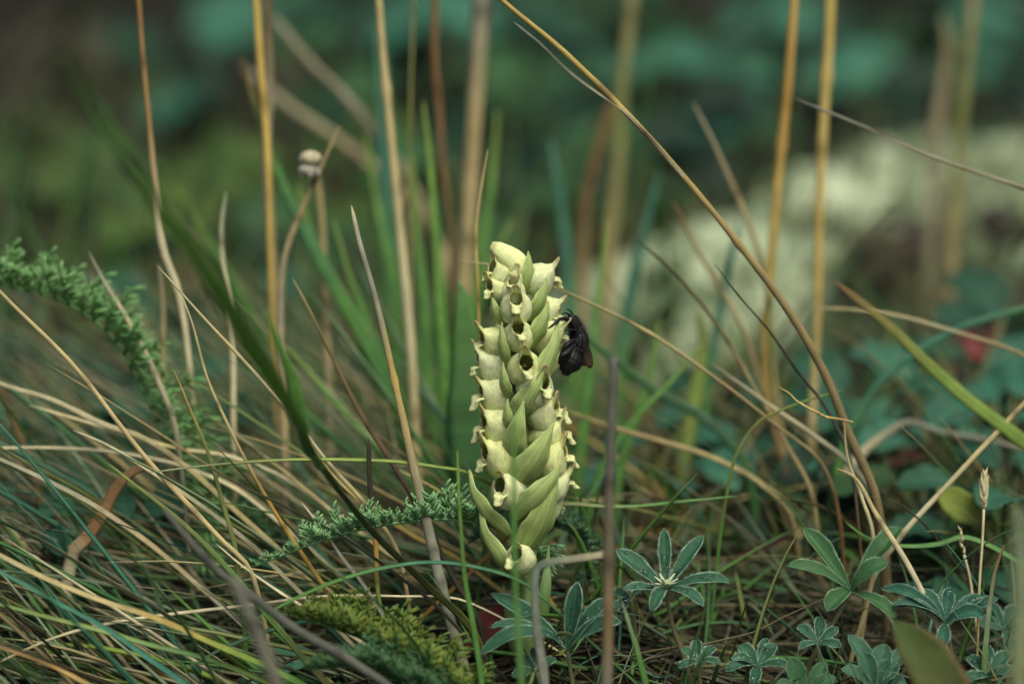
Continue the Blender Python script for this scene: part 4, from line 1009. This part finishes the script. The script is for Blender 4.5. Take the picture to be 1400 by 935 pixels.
# olive broad leaf standing close in front
def single_leaf(name, label, pts, d, w, cols, prof=None, cup=.15, normal=(0, -1, .3), mat=None):
    W = [P(x, y, q) for (x, y), q in zip(pts, np.interp(np.linspace(0, 1, len(pts)), np.linspace(0, 1, len(np.atleast_1d(d))), np.atleast_1d(d).astype(float)))]
    base = W[0].copy()
    g = Geo()
    prof = prof or (lambda s: np.interp(s, [0, .12, .4, .7, .9, 1], [.2, .6, 1, .88, .5, .06]))
    leaf(g, W, w * pxcm(float(np.mean(d))), normal, prof, lambda s, v: lerp(lerp(cols[0], cols[1], s), cols[2], np.clip((v - .8) / .2, 0, 1) * .8), cup=cup, thick=.03, nu=18, nv=9, wave=.03, seed=len(label))
    o = link(name, g.mesh(name, mat or M_BROAD, base), None, base)
    return tag(o, label, 'leaf')


single_leaf('broad_leaf', 'broad olive leaf with reddish edge standing close before the silky plants', [(1325, 1030), (1298, 960), (1266, 900), (1222, 850)], [-5.5, -5], 38, [(0.07, 0.065, 0.02), (0.055, 0.095, 0.02), (0.10, 0.05, 0.022)])
single_leaf('round_leaf', 'round blue-green toothed leaf under the yellowing feathery leaf', [(330, 935), (370, 912), (410, 900), (440, 905)], [.5, .8], 30, [(0.04, 0.14, 0.08), (0.06, 0.19, 0.12), (0.08, 0.2, 0.13)], normal=(0, -.4, 1))
single_leaf('red_leaf', 'dark red leaf beneath the palmate leaf at the orchid foot', [(640, 890), (668, 860), (690, 830)], [.4, 1.0], 26, [(0.08, 0.012, 0.012), (0.10, 0.02, 0.02), (0.07, 0.02, 0.02)])
single_leaf('red_leaf', 'dull pinkish red leaf beyond the fresh lime blade', [(1330, 490), (1340, 460), (1352, 425)], [16, 17], 32, [(0.15, 0.03, 0.03), (0.19, 0.04, 0.04), (0.14, 0.04, 0.04)])
single_leaf('red_leaf', 'narrow crimson leaf lying in the dark thatch', [(1005, 762), (1042, 748), (1078, 732)], [3.5, 4], 6, [(0.035, 0.006, 0.008), (0.042, 0.008, 0.01), (0.03, 0.008, 0.008)])
single_leaf('red_leaf', 'crimson leaf half covered by broad blue-green leaves', [(1215, 636), (1245, 622), (1275, 612)], [8.0, 8.5], 9, [(0.06, 0.012, 0.012), (0.08, 0.015, 0.018), (0.05, 0.015, 0.015)])
single_leaf('yellow_leaf', 'yellow-green oval leaf below the bent silvery twig', [(1345, 712), (1318, 695), (1282, 668)], [3, 3.4], 22, [(0.14, 0.19, 0.03), (0.19, 0.25, 0.04), (0.16, 0.22, 0.04)])

# ------------------------------------------------------------------ broad-leaved plants of the undergrowth
def broad_plant(label, centre, d, leaves, size, col, group, seed, spread=1.0, root_z=None):
    r_ = np.random.default_rng(seed)
    c = P(*centre, d)
    base = c.copy(); base[2] = ground_z(c[0], c[1]) - .2
    root = empty('broadleaf_plant', base, label, 'plant', group)
    for i in range(leaves):
        a = i / leaves * 6.28 + r_.uniform(-.4, .4)
        p = c + np.array([math.cos(a) * size * spread * r_.uniform(.5, 1.3), math.sin(a) * size * spread * r_.uniform(.4, 1.1), r_.uniform(-.5, .5) * size * spread])
        p[2] = max(p[2], ground_z(p[0], p[1]) + .4)
        b0 = base + np.array([r_.normal(0, .2), r_.normal(0, .2), 0])
        st = spline([b0, (b0 + p) / 2 + [0, 0, .15 * size], p], 8)
        g = Geo(); tube(g, st, .05 + size * .012, .05 + size * .012, np.tile((0.10, 0.13, 0.05), (8, 1)), n=5)
        lf_dir = nrm(np.array([math.cos(a), math.sin(a) * .7 - .25, r_.uniform(-.35, .3)]))
        L = size * r_.uniform(.8, 1.25)
        stem_o = link('leaf_stalk', g.mesh('leaf_stalk', M_GRASS, base), root)
        g = Geo()
        cc = np.asarray(col) * r_.uniform(.75, 1.3)
        leaf(g, [p - lf_dir * .1, p + lf_dir * L * .35 + [0, 0, .08 * L], p + lf_dir * L * .7 + [0, 0, .05 * L], p + lf_dir * L + [0, 0, -.08 * L]], L * r_.uniform(.28, .42), nrm(np.array([r_.normal(0, .35), -.45 + r_.normal(0, .2), 1])), lambda s: np.interp(s, [0, .08, .25, .5, .75, .92, 1], [.1, .5, .88, 1, .82, .45, .05]),
             lambda s, v: lerp(cc, cc * 1.35, np.clip(1 - v * 6, 0, 1)) * (0.93 + 0.07 * np.cos(s * 60 + v * 9))[..., None], cup=.22, thick=.03, nu=25, nv=9, wave=.09, teeth=.11, seed=i)
        link('leaf', g.mesh('leaf', M_BROAD, base), root)


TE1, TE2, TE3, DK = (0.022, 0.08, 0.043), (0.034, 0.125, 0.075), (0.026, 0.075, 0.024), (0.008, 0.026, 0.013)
OL1, OL2, OL3, OL4 = (0.035, 0.05, 0.012), (0.045, 0.085, 0.015), (0.045, 0.042, 0.014), (0.05, 0.046, 0.026)
k_ = 0
G1, G2, G3 = 'broad-leaved plants between turf and log', 'leafy plants under the dry turf', 'leafy clumps in the undergrowth'
for (lab, x, y, d, n, s, c, grp) in [
    ('blue-green toothed leaves at the foot of the two yellow stalks', 1170, 555, 11, 8, 1.7, TE1, G1),
    ('large blue-green leaves around the bend of the fresh lime blade', 1285, 545, 13, 8, 1.9, TE2, G1),
    ('blue-green leaves surrounding the dull pinkish red leaf', 1390, 465, 15, 7, 2.0, TE1, G1),
    ('blue-green leaves crossed by the silvery grey stem', 1010, 560, 12, 7, 1.5, TE1, G1),
    ('pale blue-green leaves behind the lime blade and slanting straw stem', 1375, 585, 9, 7, 1.8, TE2, G1),
    ('leaves crowding the base of the orange-tinged yellow stalk', 1060, 615, 9, 7, 1.4, TE2, G1),
    ('blue-green leaves just behind the slim seed head', 1385, 690, 5, 7, 1.6, TE1, G1),
    ('dull green leaves beneath the bent silvery twig', 1275, 680, 6.5, 7, 1.5, TE3, G1),
    ('low leaves between the yellow oval leaf and the seed head', 1325, 755, 4.5, 6, 1.4, TE1, G1),
    ('pale leaves behind the upright grey twig at turf level', 915, 640, 9, 7, 1.4, TE2, G1),
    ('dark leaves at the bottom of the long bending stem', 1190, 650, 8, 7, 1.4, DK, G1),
    ('green leaves at the near end of the fallen log', 870, 590, 15, 7, 1.7, TE3, G1),
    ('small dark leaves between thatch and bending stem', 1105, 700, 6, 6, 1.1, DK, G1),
    ('dark leaves beneath the arching feathery leaf', 60, 520, 14, 6, 1.9, DK, G2),
    ('blue-green leaves seen through the curve of the arching feathery leaf', 140, 480, 18, 6, 2.0, TE1, G2),
    ('blue-green leaves behind the stubby tan stalk', 250, 560, 11, 6, 1.5, TE1, G2),
    ('blue-green leaves under the slender straw stem', 70, 590, 9, 6, 1.4, TE1, G2),
    ('small blue-green leaves beside the rusty bent blade', 150, 690, 4, 5, 1.0, TE1, G2),
    ('blue-green leaves under the straw and green striped blade', 40, 740, 3, 5, 1.1, TE1, G2),
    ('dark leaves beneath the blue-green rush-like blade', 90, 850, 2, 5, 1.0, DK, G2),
    ('blurred blue-green clump between the bending stem and the yellow stalks', 1030, 130, 60, 9, 4.0, TE2, G3),
    ('bright blurred blue-green clump beyond the top of the two yellow stalks', 1190, 50, 80, 9, 5.0, TE2, G3),
    ('blurred blue-green clump beyond the frayed grey strip', 870, 130, 65, 9, 4.2, TE1, G3),
    ('dim green clump far beyond the long golden bending stem', 760, 60, 85, 9, 5.5, TE3, G3),
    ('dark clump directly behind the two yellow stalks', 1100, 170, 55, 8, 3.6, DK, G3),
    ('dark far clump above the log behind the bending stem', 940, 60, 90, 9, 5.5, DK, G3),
    ('dim green clump beyond the soft tan stalk over the log', 1330, 70, 85, 8, 4.5, TE3, G3),
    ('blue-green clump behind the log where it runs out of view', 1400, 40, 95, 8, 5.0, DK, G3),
    ('bright blurred clump beyond the soft grey leaning stem', 450, 60, 80, 9, 5.0, TE2, G3),
    ('dim green clump behind the wide dim green blade', 540, 120, 65, 9, 4.2, TE3, G3),
    ('blurred clump behind the top of the thickest dry stalk', 620, 40, 95, 9, 5.5, TE1, G3),
    ('blurred clump behind the golden and brown stalk pair', 320, 70, 90, 8, 4.8, TE1, G3),
    ('dim green clump behind the orchid tip', 700, 250, 42, 8, 3.0, TE3, G3),
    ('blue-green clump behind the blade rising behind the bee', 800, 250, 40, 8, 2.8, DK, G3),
    ('green clump behind the middle of the tall pale straw stalk', 520, 300, 32, 7, 2.6, TE3, G3),
    ('blue-green clump behind the pale sage stem', 280, 380, 28, 7, 2.4, TE1, G3),
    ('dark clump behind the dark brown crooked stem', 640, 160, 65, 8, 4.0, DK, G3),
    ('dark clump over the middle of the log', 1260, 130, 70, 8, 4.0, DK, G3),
    ('green clump behind the near end of the log', 960, 220, 50, 7, 3.0, TE3, G3),
    ('olive clump beyond the stalk with the pale papery sheath', 140, 200, 58, 9, 3.8, OL1, G3),
    ('mossy green clump behind the broad soft green blade', 240, 270, 42, 8, 3.0, OL2, G3),
    ('brownish clump beyond the tip of the arching feathery leaf', 60, 300, 48, 8, 3.4, OL3, G3),
    ('grey-brown clump far beyond the red-brown stalk top', 200, 100, 85, 8, 4.8, OL4, G3),
    ('green clump behind the small cream capsule', 420, 230, 52, 8, 3.2, OL2, G3),
    ('brown clump behind the curve of the arching feathery leaf', 110, 420, 30, 7, 2.2, OL3, G3),
    ('dark brown dead clump against the far part of the log', 1345, 330, 34, 12, 2.2, (0.03, 0.022, 0.014), G3),
    ('dim brown clump below the pale slanting stem on the log', 1270, 370, 30, 9, 1.6, (0.05, 0.045, 0.02), G3),
    ('green clump behind the thick brown dry stalk', 350, 320, 36, 7, 2.4, OL2, G3)]:
    broad_plant(('plant with ' if grp != G3 else '') + lab, (x, y), d, n, s, c, grp, 900 + k_); k_ += 1

# ------------------------------------------------------------------ uncountable grass: turf, thatch, background grass
def grass_stuff(name, label, mat, count, place, length, elev, azim, width, cols, curve=.3, nseg=7, n=4, roll=.8):
    g = Geo()
    for q in range(count):
        x, y = place()
        z = ground_z(x, y) - .15
        L = length(x, y); el = R(elev(x, y)); az = R(azim(x, y))
        d0 = np.array([math.cos(el) * math.cos(az), math.cos(el) * math.sin(az), math.sin(el)])
        s = np.linspace(0, 1, nseg)
        bend = curve * rng.uniform(.2, 1.4)
        side = np.array([-math.sin(az), math.cos(az), 0]) * rng.normal(0, .09)
        p = np.array([x, y, z]) + d0 * (s * L)[:, None] + side * (s ** 2 * L)[:, None]
        p[:, 2] -= bend * L * s ** 2.2
        p[:, 2] = np.maximum(p[:, 2], ground_z(p[:, 0], p[:, 1]) + .05 + .4 * rng.random())
        w = width(x, y) * rng.uniform(.5, 1.55)
        ws = w * np.interp(s, [0, .3, .8, 1], [.9, 1, .6, .08])
        i, j = rng.integers(0, len(cols), 2)
        c = ramp([np.array(cols[i]) * .8, tuple(np.array(cols[i])), tuple(np.array(cols[j]))] if False else [tuple(np.array(cols[i]) * .8), cols[i], tuple(np.array(cols[i]) * .5 + np.array(cols[j]) * .5)], nseg) * rng.uniform(.7, 1.25)
        tube(g, p, ws, np.maximum(ws * .28, .006), c, n=n, side=rng.normal(0, 1, 3))
    o = link(name, g.mesh(name, mat))
    return tag(o, label, 'grass', None, 'stuff')


U = rng.uniform
DRYC = [STRAW, PALE, TAN, GREYT, GREY, BROWN, (0.13, 0.18, 0.09), DARK, OLIVE, PALE, SAGE]
GRNC = [GREEN, DEEP, OLIVE, TEAL, SAGE]
# turf on the orchid's left: blades root near the orchid foot and lean outwards
def left_spot(x0, x1, y0, y1):
    while True:
        x, y = U(x0, x1), U(y0, y1)
        if -6.5 < x < 1.5 and y < 1.6 and U() < .82: continue
        return x, y


THATCH = [(0.15, 0.13, 0.065), (0.07, 0.06, 0.03), (0.11, 0.11, 0.065), (0.15, 0.15, 0.10), (0.04, 0.038, 0.02), (0.03, 0.03, 0.018), (0.06, 0.085, 0.03), (0.24, 0.21, 0.11)]
grass_stuff('dry_turf', 'tangle of dry straw-coloured grass leaning away from the orchid foot', M_STRAW, 1000, lambda: left_spot(-13, 1.5, -3, 16), lambda x, y: U(4, 12), lambda x, y: U(8, 50), lambda x, y: rng.normal(168, 24), lambda x, y: .045, DRYC, curve=.13)
grass_stuff('green_turf', 'green grass blades mixed through the tangled turf', M_GRASS, 800, lambda: left_spot(-13, 1.5, -3.5, 15), lambda x, y: U(4, 11), lambda x, y: U(10, 58), lambda x, y: rng.normal(162, 30), lambda x, y: .058, GRNC + [DEEP, TEAL], curve=.15)
grass_stuff('front_turf', 'leaning straw and green blades along the front of the turf', M_STRAW, 60, lambda: (U(-11, -4), U(-5, -1)), lambda x, y: U(5, 10), lambda x, y: U(10, 38), lambda x, y: rng.normal(165, 16), lambda x, y: .06, [STRAW, PALE, OLIVE, GREEN, GREEN, LIME, TAN, GOLD, SAGE], curve=.2)
grass_stuff('low_litter', 'short dead bits and shoots lying on the soil before the orchid', M_STRAW, 700, lambda: (U(-8, 9), U(-5, 2)), lambda x, y: U(1.2, 4), lambda x, y: U(0, 22), lambda x, y: rng.normal(170, 45), lambda x, y: .06, [tuple(np.array(c) * .6) for c in THATCH] + [OLIVE, DEEP])
grass_stuff('dead_thatch', 'flattened brown thatch of dead grass under the silky plants', M_STRAW, 900, lambda: (U(-1, 16), U(-5, 14)), lambda x, y: U(2, 8), lambda x, y: U(0, 14) if y < 3 else U(0, 26), lambda x, y: rng.normal(180, 45) + (180 if U() < .4 else 0), lambda x, y: .045, THATCH)
grass_stuff('short_grass', 'short green grass sprouting through the thatch', M_GRASS, 620, lambda: (U(-1, 16), U(-4.5, 16)), lambda x, y: U(2, 6), lambda x, y: U(15, 80), lambda x, y: U(0, 360), lambda x, y: .055, GRNC)
grass_stuff('background_grass', 'blurred green grass growing beyond the turf', M_GRASS, 650, lambda: (U(-22, 24), U(14, 50)), lambda x, y: U(5, 13) if x < 6 else U(3, 8), lambda x, y: U(25, 88), lambda x, y: U(0, 360), lambda x, y: .11, [DEEP, GREEN, (0.04, 0.12, 0.04), (0.05, 0.13, 0.06), OLIVE, GREEN, BROWN, (0.03, 0.10, 0.055)])
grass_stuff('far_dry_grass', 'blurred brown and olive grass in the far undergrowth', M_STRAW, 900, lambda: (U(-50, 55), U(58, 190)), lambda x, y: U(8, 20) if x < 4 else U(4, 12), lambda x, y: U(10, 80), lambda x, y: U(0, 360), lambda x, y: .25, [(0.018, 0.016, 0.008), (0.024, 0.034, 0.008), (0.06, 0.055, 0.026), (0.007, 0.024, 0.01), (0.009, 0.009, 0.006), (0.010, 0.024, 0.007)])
grass_stuff('tangled_stems', 'thin tan and green stems tangled in front of the leafy plants', M_STRAW, 260, lambda: (U(1, 16), U(2, 16)), lambda x, y: U(4, 10), lambda x, y: U(12, 60), lambda x, y: U(100, 260) if U() < .7 else U(-60, 60), lambda x, y: .045, [TAN, STRAW, GREYT, OLIVE, BROWN, GREEN, DEEP, GOLD], curve=.2)
